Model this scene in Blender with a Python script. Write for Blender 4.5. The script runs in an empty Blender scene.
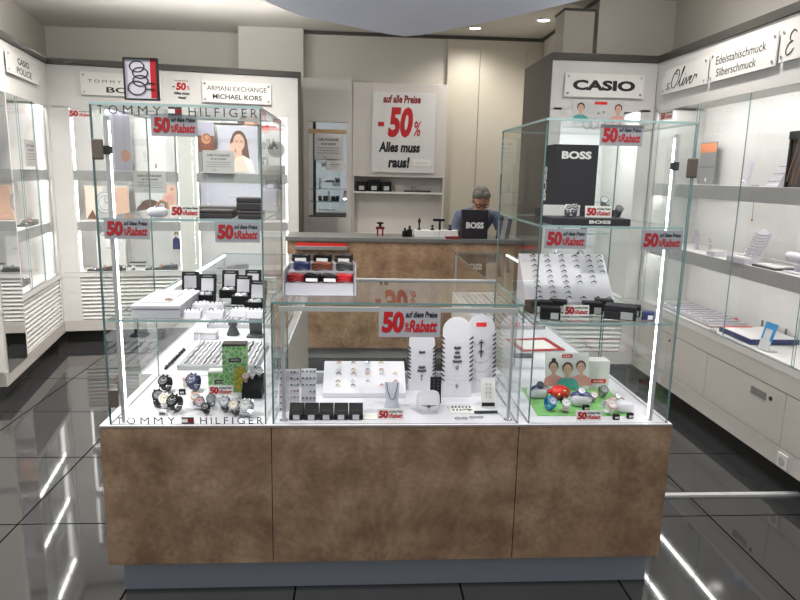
import bpy, math, random
from mathutils import Matrix, Vector, Euler
random.seed(7)
S = bpy.context.scene
COL = S.collection
R = math.radians
PI = math.pi

# ------------------------------------------------------------------ camera
cam_d = bpy.data.cameras.new('camera')
cam = bpy.data.objects.new('camera', cam_d)
COL.objects.link(cam)
F_PX, PITCH, YAW, ROLL = 656.35, .189, .0667, .022
cam_d.sensor_fit = 'HORIZONTAL'
cam_d.sensor_width = 36
cam_d.lens = F_PX / 800 * 36
fwd = Vector((math.sin(YAW) * math.cos(PITCH), math.cos(YAW) * math.cos(PITCH), -math.sin(PITCH)))
r0 = Vector((math.cos(YAW), -math.sin(YAW), 0))
u0 = r0.cross(fwd)
rr = r0 * math.cos(ROLL) + u0 * math.sin(ROLL)
uu = u0 * math.cos(ROLL) - r0 * math.sin(ROLL)
mw = Matrix((rr, uu, -fwd)).transposed().to_4x4()
mw.translation = Vector((-.0751, -2.2906, 1.6))
cam.matrix_world = mw
cam_d.clip_start = .05
S.camera = cam

# ------------------------------------------------------------------ world, exposure, lights
wd = bpy.data.worlds.new('world')
S.world = wd
wd.use_nodes = True
wd.node_tree.nodes['Background'].inputs[0].default_value = (.92, .96, 1, 1)
wd.node_tree.nodes['Background'].inputs[1].default_value = .52
S.view_settings.view_transform = 'Standard'
S.view_settings.look = 'None'
S.view_settings.gamma = 1
S.view_settings.use_curve_mapping = False
S.view_settings.exposure = 0
try:
    S.cycles.transparent_max_bounces = 40
    S.cycles.max_bounces = 9
    S.cycles.glossy_bounces = 5
    S.cycles.diffuse_bounces = 4
    S.cycles.sample_clamp_indirect = 5
    S.cycles.use_denoising = True
    S.cycles.caustics_reflective = False
    S.cycles.caustics_refractive = False
except Exception:
    pass
LED = 5.0            # strength of the strips in the cases
DOWN_W = 15.0        # watts of one ceiling downlight
DOWNLIGHTS = [(1.13, 4.92, 3.12), (1.73, 4.46, 3.12), (-1.6, .6, 3.12), (-1.75, 2.2, 3.12), (1.75, 1.6, 3.12),
              (-.35, 3.05 - 4, 3.12), (.75, -.7, 3.12), (-.95, 3.1, 3.12), (.2, 4.4, 3.12), (-1.9, -.5, 3.12), (1.75, .3, 3.12)]  # seen pair at the back first; the others added unseen for fill light


# ------------------------------------------------------------------ materials
def nodes_of(m):
    m.use_nodes = True
    nt = m.node_tree
    return nt, nt.nodes, nt.links


def s2l(c):
    return tuple((x / 12.92 if x <= .04045 else ((x + .055) / 1.055) ** 2.4) for x in c)


def mat(name, rgb, rough=.5, metal=0., spec=.5, var=.04, scale=14., bump=0., emit=0., coat=0.):
    """rgb in display (sRGB) values"""
    m = bpy.data.materials.new(name)
    nt, N, L = nodes_of(m)
    b = N['Principled BSDF']
    c = s2l(rgb)
    b.inputs['Roughness'].default_value = rough
    b.inputs['Metallic'].default_value = metal
    b.inputs['Specular IOR Level'].default_value = spec
    b.inputs['Coat Weight'].default_value = coat
    tc = N.new('ShaderNodeTexCoord')
    no = N.new('ShaderNodeTexNoise')
    no.inputs['Scale'].default_value = scale
    no.inputs['Detail'].default_value = 4
    L.new(tc.outputs['Object'], no.inputs['Vector'])
    mx = N.new('ShaderNodeMix')
    mx.data_type = 'RGBA'
    mx.inputs[6].default_value = tuple(max(0, x * (1 - var)) for x in c) + (1,)
    mx.inputs[7].default_value = tuple(min(1, x * (1 + var)) for x in c) + (1,)
    L.new(no.outputs['Fac'], mx.inputs[0])
    L.new(mx.outputs[2], b.inputs['Base Color'])
    if bump:
        bp = N.new('ShaderNodeBump')
        bp.inputs['Strength'].default_value = bump
        bp.inputs['Distance'].default_value = .01
        L.new(no.outputs['Fac'], bp.inputs['Height'])
        L.new(bp.outputs[0], b.inputs['Normal'])
    if emit:
        b.inputs['Emission Color'].default_value = (1, .985, .96, 1)
        b.inputs['Emission Strength'].default_value = emit
    return m


def glass_mat(name, tint, refl=1.0):
    m = bpy.data.materials.new(name)
    nt, N, L = nodes_of(m)
    N.remove(N['Principled BSDF'])
    out = N['Material Output']
    tr = N.new('ShaderNodeBsdfTransparent')
    tr.inputs[0].default_value = tuple(tint) + (1,)
    gl = N.new('ShaderNodeBsdfGlossy')
    gl.inputs['Roughness'].default_value = .0
    gl.inputs['Color'].default_value = (1, 1, 1, 1)
    fr = N.new('ShaderNodeFresnel')
    fr.inputs['IOR'].default_value = 1.4
    mu = N.new('ShaderNodeMath')
    mu.operation = 'MULTIPLY'
    mu.inputs[1].default_value = refl
    geo = N.new('ShaderNodeNewGeometry')
    inv = N.new('ShaderNodeMath')
    inv.operation = 'SUBTRACT'
    inv.inputs[0].default_value = 1
    L.new(geo.outputs['Backfacing'], inv.inputs[1])
    m2 = N.new('ShaderNodeMath')
    m2.operation = 'MULTIPLY'
    mx = N.new('ShaderNodeMixShader')
    L.new(fr.outputs[0], mu.inputs[0])
    L.new(mu.outputs[0], m2.inputs[0])
    L.new(inv.outputs[0], m2.inputs[1])
    L.new(m2.outputs[0], mx.inputs[0])
    L.new(tr.outputs[0], mx.inputs[1])
    L.new(gl.outputs[0], mx.inputs[2])
    L.new(mx.outputs[0], out.inputs['Surface'])
    return m


def stone_mat(name, g=1.0):
    m = bpy.data.materials.new(name)
    nt, N, L = nodes_of(m)
    b = N['Principled BSDF']
    tc = N.new('ShaderNodeTexCoord')
    n1 = N.new('ShaderNodeTexNoise')
    n1.inputs['Scale'].default_value = 5.5
    n1.inputs['Detail'].default_value = 7
    n1.inputs['Roughness'].default_value = .62
    n2 = N.new('ShaderNodeTexNoise')
    n2.inputs['Scale'].default_value = 46
    n2.inputs['Detail'].default_value = 5
    n3 = N.new('ShaderNodeTexNoise')
    n3.inputs['Scale'].default_value = 2.1
    n3.inputs['Detail'].default_value = 2
    for n in (n1, n2, n3):
        L.new(tc.outputs['Object'], n.inputs['Vector'])
    cr = N.new('ShaderNodeValToRGB')
    e = cr.color_ramp.elements
    e[0].position, e[0].color = .3, s2l(tuple(g * q for q in (.375, .30, .235))) + (1,)
    e[1].position, e[1].color = .72, s2l(tuple(g * q for q in (.62, .53, .44))) + (1,)
    k = cr.color_ramp.elements.new(.5)
    k.color = s2l(tuple(g * q for q in (.505, .41, .325))) + (1,)
    L.new(n1.outputs['Fac'], cr.inputs[0])
    mx = N.new('ShaderNodeMix')
    mx.data_type = 'RGBA'
    mx.blend_type = 'OVERLAY'
    mx.inputs[0].default_value = .4
    L.new(cr.outputs[0], mx.inputs[6])
    L.new(n2.outputs['Fac'], mx.inputs[7])
    m3 = N.new('ShaderNodeMix')
    m3.data_type = 'RGBA'
    m3.inputs[7].default_value = s2l(tuple(g * q for q in (.52, .39, .31))) + (1,)
    r3 = N.new('ShaderNodeMapRange')
    r3.inputs[1].default_value = .5
    r3.inputs[2].default_value = .75
    r3.inputs[4].default_value = .35
    L.new(n3.outputs['Fac'], r3.inputs[0])
    L.new(r3.outputs[0], m3.inputs[0])
    L.new(mx.outputs[2], m3.inputs[6])
    L.new(m3.outputs[2], b.inputs['Base Color'])
    b.inputs['Roughness'].default_value = .55
    b.inputs['Specular IOR Level'].default_value = .3
    return m


def tile_mat(name):
    m = bpy.data.materials.new(name)
    nt, N, L = nodes_of(m)
    b = N['Principled BSDF']
    tc = N.new('ShaderNodeTexCoord')
    mp = N.new('ShaderNodeMapping')
    mp.inputs['Location'].default_value = (.305 + 6.5, -.55 + 7.2, 0)
    L.new(tc.outputs['Object'], mp.inputs['Vector'])
    br = N.new('ShaderNodeTexBrick')
    br.offset = 0
    br.squash = 1
    br.inputs['Color1'].default_value = s2l((.215, .215, .22)) + (1,)
    br.inputs['Color2'].default_value = s2l((.235, .235, .24)) + (1,)
    br.inputs['Mortar'].default_value = s2l((.07, .07, .07)) + (1,)
    br.inputs['Scale'].default_value = 1
    br.inputs['Mortar Size'].default_value = .0045
    br.inputs['Mortar Smooth'].default_value = .1
    br.inputs['Brick Width'].default_value = .65
    br.inputs['Row Height'].default_value = .72
    L.new(mp.outputs[0], br.inputs['Vector'])
    no = N.new('ShaderNodeTexNoise')
    no.inputs['Scale'].default_value = 3
    no.inputs['Detail'].default_value = 6
    L.new(tc.outputs['Object'], no.inputs['Vector'])
    mx = N.new('ShaderNodeMix')
    mx.data_type = 'RGBA'
    mx.blend_type = 'MULTIPLY'
    mx.inputs[0].default_value = .35
    L.new(br.outputs['Color'], mx.inputs[6])
    L.new(no.outputs['Fac'], mx.inputs[7])
    L.new(mx.outputs[2], b.inputs['Base Color'])
    mr = N.new('ShaderNodeMapRange')
    mr.inputs[3].default_value = .05
    mr.inputs[4].default_value = .6
    L.new(br.outputs['Fac'], mr.inputs[0])
    L.new(mr.outputs[0], b.inputs['Roughness'])
    sp = N.new('ShaderNodeMapRange')
    sp.inputs[3].default_value = .95
    sp.inputs[4].default_value = .0
    L.new(br.outputs['Fac'], sp.inputs[0])
    L.new(sp.outputs[0], b.inputs['Specular IOR Level'])
    return m


def stripe_mat(name, c1, c2, scale, axis='X'):
    m = bpy.data.materials.new(name)
    nt, N, L = nodes_of(m)
    b = N['Principled BSDF']
    tc = N.new('ShaderNodeTexCoord')
    vo = N.new('ShaderNodeTexVoronoi')
    vo.inputs['Scale'].default_value = scale
    vo.feature = 'DISTANCE_TO_EDGE'
    L.new(tc.outputs['Object'], vo.inputs['Vector'])
    cr = N.new('ShaderNodeValToRGB')
    cr.color_ramp.elements[0].position = .03
    cr.color_ramp.elements[0].color = s2l(c1) + (1,)
    cr.color_ramp.elements[1].position = .12
    cr.color_ramp.elements[1].color = s2l(c2) + (1,)
    L.new(vo.outputs['Distance'], cr.inputs[0])
    L.new(cr.outputs[0], b.inputs['Base Color'])
    b.inputs['Roughness'].default_value = .45
    return m


M = {}
M['white'] = mat('white_laminate', (.86, .855, .845), .45)
M['case_white'] = mat('case_interior_white', (.90, .90, .91), .5)
M['deck'] = mat('deck_white', (.85, .84, .875), .4)
M['wallpaint'] = mat('wall_paint', (.72, .70, .665), .8, var=.03, scale=5)
M['wallwhite'] = mat('pale_wall_paint', (.80, .785, .75), .75, var=.03, scale=5)
M['ceiling'] = mat('ceiling_paint', (.76, .745, .715), .85, var=.03, scale=4)
M['canopy'] = mat('canopy_blue_grey', (.85, .88, .95), .6, var=.03, scale=3)
M['door_beige'] = mat('door_beige', (.77, .745, .69), .55)
M['cab_grey'] = mat('cabinet_light', (.80, .78, .76), .5)
M['trim'] = mat('trim_taupe', (.27, .26, .245), .5)
M['greyside'] = mat('side_panel_taupe', (.36, .335, .31), .5)
M['plinth'] = mat('plinth_dark', (.14, .14, .135), .35)
M['plinth_blue'] = mat('plinth_slate', (.56, .58, .61), .45)
M['lip'] = mat('shelf_lip_grey', (.66, .66, .66), .4)
M['stone'] = stone_mat('brown_stone_laminate')
M['bench_stone'] = stone_mat('brown_bench_laminate', 1.22)
M['floor'] = tile_mat('dark_polished_tile')
M['metal'] = mat('brushed_metal', (.72, .72, .73), .28, 1.0)
M['acrylic'] = mat('pale_lilac_acrylic', (.62, .61, .645), .3)
M['edge'] = mat('edge_taupe', (.50, .48, .46), .5)
M['post'] = mat('pale_post_metal', (.80, .80, .80), .35, .55)
M['chrome'] = mat('chrome', (.85, .85, .86), .12, 1.0)
M['darkmetal'] = mat('dark_metal', (.30, .30, .30), .35, .8)
M['gold'] = mat('gold', (.86, .72, .48), .25, 1.0)
M['rose'] = mat('rose_gold', (.80, .58, .47), .3, 1.0)
M['bench_top'] = mat('bench_top_grey', (.42, .42, .41), .4)
M['led'] = mat('led_strip', (1, 1, 1), .5, emit=LED)
M['led_dim'] = mat('cabinet_light_strip', (1, 1, 1), .5, emit=LED * .6)
M['led_post'] = mat('post_light_strip', (1, 1, 1), .5, emit=LED * 6)
M['led_hid'] = mat('recessed_light_strip', (1, 1, 1), .5, emit=LED * 8)
M['led_hid_bay'] = mat('recessed_bay_light', (1, 1, 1), .5, emit=LED * 8)
M['led_fill'] = mat('added_uplight_strip', (1, 1, 1), .5, emit=22)  # glow for the added uplights, where no lamp is seen
M['led_fill_bright'] = mat('added_uplight_strip_bright', (1, 1, 1), .5, emit=85)
M['lamp'] = mat('downlight_glow', (1, .97, .9), .5, emit=9)
M['glass'] = glass_mat('clear_glass', (.972, .985, .982))
M['cabglass'] = glass_mat('cabinet_glass', (.985, .99, .99), .8)
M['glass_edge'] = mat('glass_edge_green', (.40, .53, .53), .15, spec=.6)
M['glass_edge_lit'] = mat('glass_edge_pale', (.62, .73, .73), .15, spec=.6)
M['mirror'] = mat('mirror', (.86, .87, .87), .02, 1.0, var=.0)
M['hinge'] = mat('hinge_taupe', (.42, .385, .36), .4, .4)
M['card'] = mat('card_grey', (.64, .64, .67), .6)
M['cardw'] = mat('card_white', (.90, .89, .885), .6)
M['card_bright'] = mat('card_bright_white', (.96, .955, .955), .5)
M['paper'] = mat('paper_pale', (.83, .83, .83), .65)
M['notice'] = mat('notice_grey', (.70, .70, .70), .65)
M['sign'] = mat('sign_white_acrylic', (.94, .935, .925), .25)
M['red'] = mat('print_red', (.70, .06, .11), .55)
M['darkred'] = mat('print_dark_red', (.50, .05, .08), .55)
M['black'] = mat('print_black', (.07, .07, .08), .55)
M['ink'] = mat('print_dark_grey', (.25, .25, .26), .55)
M['blackplastic'] = mat('black_plastic', (.055, .055, .06), .6, spec=.25)
M['blackleather'] = mat('black_leather', (.075, .075, .08), .6, spec=.25, bump=.1, scale=60)
M['charcoal'] = mat('charcoal_card', (.165, .155, .18), .65, spec=.25)
M['brownbox'] = mat('dark_brown_leather', (.20, .175, .18), .5)
M['grey'] = mat('mid_grey', (.50, .50, .50), .5)
M['lightgrey'] = mat('light_grey', (.72, .72, .73), .5)
M['velvet'] = mat('white_leatherette', (.82, .805, .84), .55, bump=.05, scale=80)
M['navy'] = mat('navy_strap', (.14, .17, .36), .45)
M['blue'] = mat('bright_blue', (.16, .52, .75), .4)
M['violet'] = mat('violet_blue', (.22, .23, .58), .45)
M['redplastic'] = mat('red_strap', (.85, .16, .13), .4)
M['pink'] = mat('pink_strap', (.88, .70, .72), .45)
M['green'] = mat('green_mat', (.50, .72, .44), .7)
M['leaf'] = stripe_mat('green_leaf_print', (.70, .82, .64), (.44, .66, .38), 48)
M['yellowprint'] = stripe_mat('yellow_flower_print', (.45, .60, .20), (.82, .70, .18), 60)
M['skin'] = mat('skin', (.80, .60, .50), .55)
M['skin_p'] = mat('print_skin', (.86, .70, .62), .55)
M['skin_d'] = mat('print_skin_tan', (.72, .50, .38), .55)
M['hair_d'] = mat('print_hair_dark', (.22, .16, .14), .6)
M['hair_b'] = mat('print_hair_brown', (.40, .28, .22), .6)
M['hair'] = mat('grey_hair', (.45, .44, .42), .7, var=.35, scale=60)
M['teal'] = mat('print_teal', (.30, .66, .64), .6)
M['rosep'] = mat('print_rose', (.88, .62, .60), .6)
M['lilac'] = mat('print_lilac', (.77, .76, .81), .6)
M['mauve'] = mat('print_mauve', (.66, .64, .70), .6)
M['cream'] = mat('print_cream', (.88, .82, .76), .6)
M['brownp'] = mat('print_brown', (.46, .25, .17), .6)
M['orange'] = mat('print_orange', (.86, .52, .34), .6)
M['cloth'] = mat('blue_grey_shirt', (.36, .40, .50), .8, bump=.2, scale=40)
M['trousers'] = mat('dark_trousers', (.16, .16, .19), .8)
M['copper'] = mat('copper_chain', (.66, .42, .30), .35, .8)
M['pale_chain'] = mat('pale_chain', (.80, .79, .82), .35)
M['silver'] = mat('silver', (.80, .80, .82), .2, 1.0)
M['wood'] = mat('pale_wood', (.72, .60, .44), .5)


# ------------------------------------------------------------------ mesh helpers
_textcache = {}


def text_geo(body, bold=0., res=3):
    key = (body, bold, res)
    if key not in _textcache:
        cu = bpy.data.curves.new('t', 'FONT')
        cu.body = body
        cu.offset = bold
        cu.resolution_u = res
        ob = bpy.data.objects.new('t', cu)
        COL.objects.link(ob)
        dg = bpy.context.evaluated_depsgraph_get()
        me = bpy.data.meshes.new_from_object(ob.evaluated_get(dg))
        vs = [tuple(v.co) for v in me.vertices]
        fs = [tuple(p.vertices) for p in me.polygons]
        bpy.data.objects.remove(ob)
        bpy.data.curves.remove(cu)
        bpy.data.meshes.remove(me)
        x0 = min(v[0] for v in vs); x1 = max(v[0] for v in vs)
        y0 = min(v[1] for v in vs); y1 = max(v[1] for v in vs)
        vs = [((v[0] - x0) / (x1 - x0), (v[1] - y0) / (y1 - y0)) for v in vs]
        _textcache[key] = (vs, fs)
    return _textcache[key]


class MB:
    def __init__(self):
        self.v, self.f, self.m = [], [], []
        self.T = Matrix.Identity(4)

    def add(self, vs, fs, m=0):
        n = len(self.v)
        self.v += [tuple(self.T @ Vector(p)) for p in vs]
        self.f += [tuple(i + n for i in f) for f in fs]
        self.m += ([m] * len(fs)) if isinstance(m, int) else list(m)
        return self

    def box(self, x0, x1, y0, y1, z0, z1, m=0):
        vs = [(x0, y0, z0), (x1, y0, z0), (x1, y1, z0), (x0, y1, z0), (x0, y0, z1), (x1, y0, z1), (x1, y1, z1), (x0, y1, z1)]
        fs = [(0, 3, 2, 1), (4, 5, 6, 7), (0, 1, 5, 4), (1, 2, 6, 5), (2, 3, 7, 6), (3, 0, 4, 7)]
        return self.add(vs, fs, m)

    def cbox(self, cx, cy, z0, w, d, h, m=0):
        return self.box(cx - w / 2, cx + w / 2, cy - d / 2, cy + d / 2, z0, z0 + h, m)

    def prism(self, poly, axis, a, b, m=0):
        """poly in the two other axes (cyclic order), extruded a..b along axis"""
        def p3(q, t):
            return (t, q[0], q[1]) if axis == 'x' else ((q[0], t, q[1]) if axis == 'y' else (q[0], q[1], t))
        n = len(poly)
        vs = [p3(q, a) for q in poly] + [p3(q, b) for q in poly]
        fs = [tuple(range(n)), tuple(range(2 * n - 1, n - 1, -1))]
        fs += [(i, i + n, (i + 1) % n + n, (i + 1) % n) for i in range(n)]
        return self.add(vs, fs, m)

    def tube(self, path, r, n=8, m=0, closed=False, caps=True):
        P = [Vector(p) for p in path]
        k = len(P)
        rs = r if isinstance(r, (list, tuple)) else [r] * k
        vs, fs = [], []
        prev = None
        for i, p in enumerate(P):
            if closed:
                t = (P[(i + 1) % k] - P[i - 1]).normalized()
            else:
                t = (P[min(i + 1, k - 1)] - P[max(i - 1, 0)]).normalized()
            if prev is None:
                a = Vector((0, 0, 1)) if abs(t.z) < .9 else Vector((1, 0, 0))
                u = t.cross(a).normalized()
            else:
                u = (prev - t * prev.dot(t)).normalized()
            prev = u
            w = t.cross(u)
            vs += [tuple(p + (u * math.cos(2 * PI * j / n) + w * math.sin(2 * PI * j / n)) * rs[i]) for j in range(n)]
        for i in range(k if closed else k - 1):
            o, q = i * n, ((i + 1) % k) * n
            fs += [(o + j, o + (j + 1) % n, q + (j + 1) % n, q + j) for j in range(n)]
        if caps and not closed:
            fs += [tuple(range(n - 1, -1, -1)), tuple(range((k - 1) * n, k * n))]
        return self.add(vs, fs, m)

    def cyl(self, c, r, z0, z1, n=16, m=0, r2=None):
        return self.tube([(c[0], c[1], z0), (c[0], c[1], z1)], [r, r if r2 is None else r2], n, m)

    def lathe(self, prof, c=(0, 0, 0), n=20, m=0, caps=True):
        vs, fs = [], []
        for (r, z) in prof:
            vs += [(c[0] + r * math.cos(2 * PI * j / n), c[1] + r * math.sin(2 * PI * j / n), c[2] + z) for j in range(n)]
        for i in range(len(prof) - 1):
            o, q = i * n, (i + 1) * n
            fs += [(o + j, o + (j + 1) % n, q + (j + 1) % n, q + j) for j in range(n)]
        if caps:
            fs += [tuple(range(n - 1, -1, -1)), tuple(range((len(prof) - 1) * n, len(prof) * n))]
        return self.add(vs, fs, m)

    def ball(self, c, r, nu=14, nv=9, m=0, e=1.0):
        r = r if isinstance(r, (list, tuple)) else (r, r, r)
        def pw(x): return math.copysign(abs(x) ** e, x)
        vs = [(c[0], c[1], c[2] - r[2])]
        for i in range(1, nv):
            a = -PI / 2 + PI * i / nv
            for j in range(nu):
                b = 2 * PI * j / nu
                vs.append((c[0] + r[0] * pw(math.cos(a)) * pw(math.cos(b)), c[1] + r[1] * pw(math.cos(a)) * pw(math.sin(b)), c[2] + r[2] * pw(math.sin(a))))
        vs.append((c[0], c[1], c[2] + r[2]))
        fs = [(0, 1 + (j + 1) % nu, 1 + j) for j in range(nu)]
        for i in range(nv - 2):
            o = 1 + i * nu
            fs += [(o + j, o + (j + 1) % nu, o + nu + (j + 1) % nu, o + nu + j) for j in range(nu)]
        o = 1 + (nv - 2) * nu
        fs += [(o + j, o + (j + 1) % nu, len(vs) - 1) for j in range(nu)]
        return self.add(vs, fs, m)

    def rect(self, x0, x1, z0, z1, y, m=0):
        return self.add([(x0, y, z0), (x1, y, z0), (x1, y, z1), (x0, y, z1)], [(0, 1, 2, 3)], m)

    def poly(self, pts, y, m=0):
        return self.add([(p[0], y, p[1]) for p in pts], [tuple(range(len(pts)))], m)

    def ell(self, cx, cz, rx, rz, y, m=0, n=20):
        return self.poly([(cx + rx * math.cos(2 * PI * i / n), cz + rz * math.sin(2 * PI * i / n)) for i in range(n)], y, m)

    def ring(self, cx, cz, rx, rz, w, y, m=0, n=26):
        vs = []
        for k in (1, 1 - w):
            vs += [(cx + rx * k * math.cos(2 * PI * i / n), y, cz + rz * k * math.sin(2 * PI * i / n)) for i in range(n)]
        return self.add(vs, [(i, (i + 1) % n, n + (i + 1) % n, n + i) for i in range(n)], m)

    def text(self, body, x0, x1, z0, z1, y, m=0, bold=0., shear=0.):
        vs, fs = text_geo(body, bold)
        return self.add([(x0 + (x1 - x0) * a + shear * (b - .5) * (z1 - z0), y, z0 + (z1 - z0) * b) for a, b in vs], fs, m)

    def script(self, strokes, x0, x1, z0, z1, y, r_, m=0, shear=.25):
        for st in strokes:
            P = [Vector((x0 + (x1 - x0) * a + shear * (b - .5) * (z1 - z0), y, z0 + (z1 - z0) * b)) for a, b in st]
            Q = []
            for i in range(len(P) - 1):
                p0, p1, p2, p3 = P[max(i - 1, 0)], P[i], P[i + 1], P[min(i + 2, len(P) - 1)]
                for k in range(5):
                    t = k / 5
                    Q.append(.5 * ((2 * p1) + (p2 - p0) * t + (2 * p0 - 5 * p1 + 4 * p2 - p3) * t * t + (3 * p1 - p0 - 3 * p2 + p3) * t ** 3))
            Q.append(P[-1])
            self.tube(Q, r_, 6, m)
        return self

    def build(self, name, mats, parent=None, smooth=False, bevel=0., angle=.7):
        me = bpy.data.meshes.new(name)
        me.from_pydata(self.v, [], self.f)
        for mm in (mats if isinstance(mats, (list, tuple)) else [mats]):
            me.materials.append(mm)
        for p, i in zip(me.polygons, self.m):
            p.material_index = i
        me.update()
        if smooth:
            me.shade_smooth()
            me.set_sharp_from_angle(angle=angle)
        o = bpy.data.objects.new(name, me)
        COL.objects.link(o)
        if parent is not None:
            o.parent = parent
        if bevel:
            b = o.modifiers.new('bevel', 'BEVEL')
            b.width = bevel
            b.segments = 2
            b.limit_method = 'ANGLE'
        return o


def tag(o, label, cat, group=None, kind=None):
    o['label'] = label
    o['category'] = cat
    if group:
        o['group'] = group
    if kind:
        o['kind'] = kind
    return o


def thing(name, label, cat, loc=(0, 0, 0), rz=0., group=None, rx=0.):
    o = bpy.data.objects.new(name, None)
    COL.objects.link(o)
    o.empty_display_size = .05
    o.location = loc
    o.rotation_euler = (rx, 0, rz)
    return tag(o, label, cat, group)


def kids(o):
    return [c for c in bpy.data.objects if c.parent == o]


_kidmap = {}


def dup(src, loc, rz=None, label=None, group=None, rot=None):
    if src.name not in _kidmap:
        _kidmap[src.name] = [(c, kids(c)) for c in kids(src)]
    r = src.copy()
    COL.objects.link(r)
    r.location = loc
    if rot is not None:
        r.rotation_euler = rot
    elif rz is not None:
        r.rotation_euler = (src.rotation_euler[0], src.rotation_euler[1], rz)
    if label:
        r['label'] = label
    if group:
        r['group'] = group
    for c, gs in _kidmap[src.name]:
        d = c.copy()
        COL.objects.link(d)
        d.parent = r
        for g in gs:
            h = g.copy()
            COL.objects.link(h)
            h.parent = d
    return r


def place(o, loc, rz=0., rx=0.):
    o.location = loc
    o.rotation_euler = (rx, 0, rz)
    return o


def structure(name, mb, m, bevel=0.):
    o = mb.build(name, m, bevel=bevel)
    o['kind'] = 'structure'
    return o


def pane(parent, x0, x1, y0, y1, z0, z1, name='glass_pane', g='glass', edge='glass_edge'):
    """thin glass slab; its two large faces are clear, its four narrow faces show the green edge"""
    mb = MB()
    d = (x1 - x0, y1 - y0, z1 - z0)
    k = d.index(min(d))
    mi = {0: [1, 1, 1, 0, 1, 0], 1: [1, 1, 0, 1, 0, 1], 2: [0, 0, 1, 1, 1, 1]}[k]
    mb.box(x0, x1, y0, y1, z0, z1, 0)
    mb.m = mi
    return mb.build(name, [M[g], M[edge]], parent)


# ------------------------------------------------------------------ the shell of the shop
structure('floor', MB().box(-6, 6, -6.5, 6.2, -.06, 0), M['floor'])
structure('ceiling', MB().box(-4.5, 3.2, -.9, 6.2, 3.12, 3.22), M['ceiling'])
structure('wall_back', MB().box(-4.5, -1.37, 5.6, 5.7, 0, 3.12).box(-1.37, -.68, 5.24, 5.7, 0, 3.12).box(-.68, 1.98, 5.36, 5.7, 0, 3.12), M['wallwhite'])
wl = MB()
wl.T = Matrix.Translation((-2.74, 3.75, 0)) @ Matrix.Rotation(R(100.31), 4, 'Z')
wl.box(-4.0, 2.4, .45, .55, 0, 3.12)
structure('wall_left', wl, M['wallpaint'])
structure('wall_right', MB().box(2.66, 2.76, -1.2, 3.7, 0, 3.12), M['wallpaint'])
structure('wall_rear_right', MB().box(1.98, 2.66, 3.6, 3.7, 0, 3.12).box(1.98, 2.06, 3.7, 5.6, 0, 3.12), M['wallwhite'])
structure('trim_1', MB().box(-.68, 1.98, 5.33, 5.36, 3.085, 3.12).box(1.955, 1.98, 3.6, 5.33, 3.095, 3.12), M['trim'])
pil = MB().box(1.67, 1.93, 3.56, 3.82, 0, 3.0)
structure('pillar_1', pil, M['wallpaint'])
structure('trim_2', MB().box(1.66, 1.94, 3.55, 3.83, 3.0, 3.02), M['trim'])
# slim metal strip let into the floor beside the island
structure('trim_3', MB().box(1.13, 2.24, .735, .765, 0, .012), M['lightgrey'])

# blue-grey dropped ceiling sail
cp = [(-1.35, -.3), (-1.15, 1.2), (-.95, 2.1), (-.742, 2.55), (-.52, 2.98), (-.11, 3.30), (.16, 3.52), (.31, 3.58), (.45, 3.5), (.76, 3.12), (.97, 2.85), (1.4, 2.2), (1.5, 1.2), (1.5, -.3)]
canopy = MB().prism(cp, 'z', 2.75, 2.82).build('ceiling_sail', M['canopy'])
for (x, y) in ((-.6, 1), (1.1, 1), (.2, 2.9)):
    MB().cyl((x, y), .008, 2.82, 3.12).build('hanging_rod', M['metal'], canopy)
tag(canopy, 'pale blue-grey curved ceiling sail hanging above the shop', 'ceiling panel')


def downlight(i, loc):
    where = ['in front of the tall beige doors', 'near the grey pillar top', 'added unseen over the aisle by the slatted side cabinet', 'added unseen over the corner of the slatted cabinets',
             'added unseen over the pale drawer cabinets', 'added unseen over the watch tower', 'added unseen over the tower with the black bag', 'added unseen over the staff aisle',
             'added unseen over the brown service counter', 'added unseen over the entrance beside the mirror panel', 'added unseen over the aisle by the drawers'][i]
    t = thing('ceiling_downlight', 'small round recessed downlight ' + where, 'ceiling light', loc, group='recessed ceiling downlights')
    MB().lathe([(.056, -.001), (.060, -.007), (.068, -.007), (.074, 0)], n=24, caps=False).build('trim_ring', M['chrome'], t, True)
    MB().lathe([(.058, -.004), (.058, -.0035)], n=24).build('diffuser', M['lamp'], t)
    ld = bpy.data.lights.new('downlight', 'SPOT')
    ld.energy = DOWN_W * (3, 3, 16, 16, 5.5, 7, 9, 11, 2.1, 16, 4.2)[i]
    ld.spot_size = R(150)
    ld.spot_blend = .9
    ld.shadow_soft_size = .07
    ld.color = (1, .955, .89)
    lo = bpy.data.objects.new('downlight_lamp', ld)
    COL.objects.link(lo)
    lo.parent = t
    lo.location = (0, 0, -.03)


for i, l in enumerate(DOWNLIGHTS):
    downlight(i, (l[0], l[1], l[2] + (.0 if l[2] > 3 else .03)))

# ------------------------------------------------------------------ wall cabinets
DEP = .40


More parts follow.
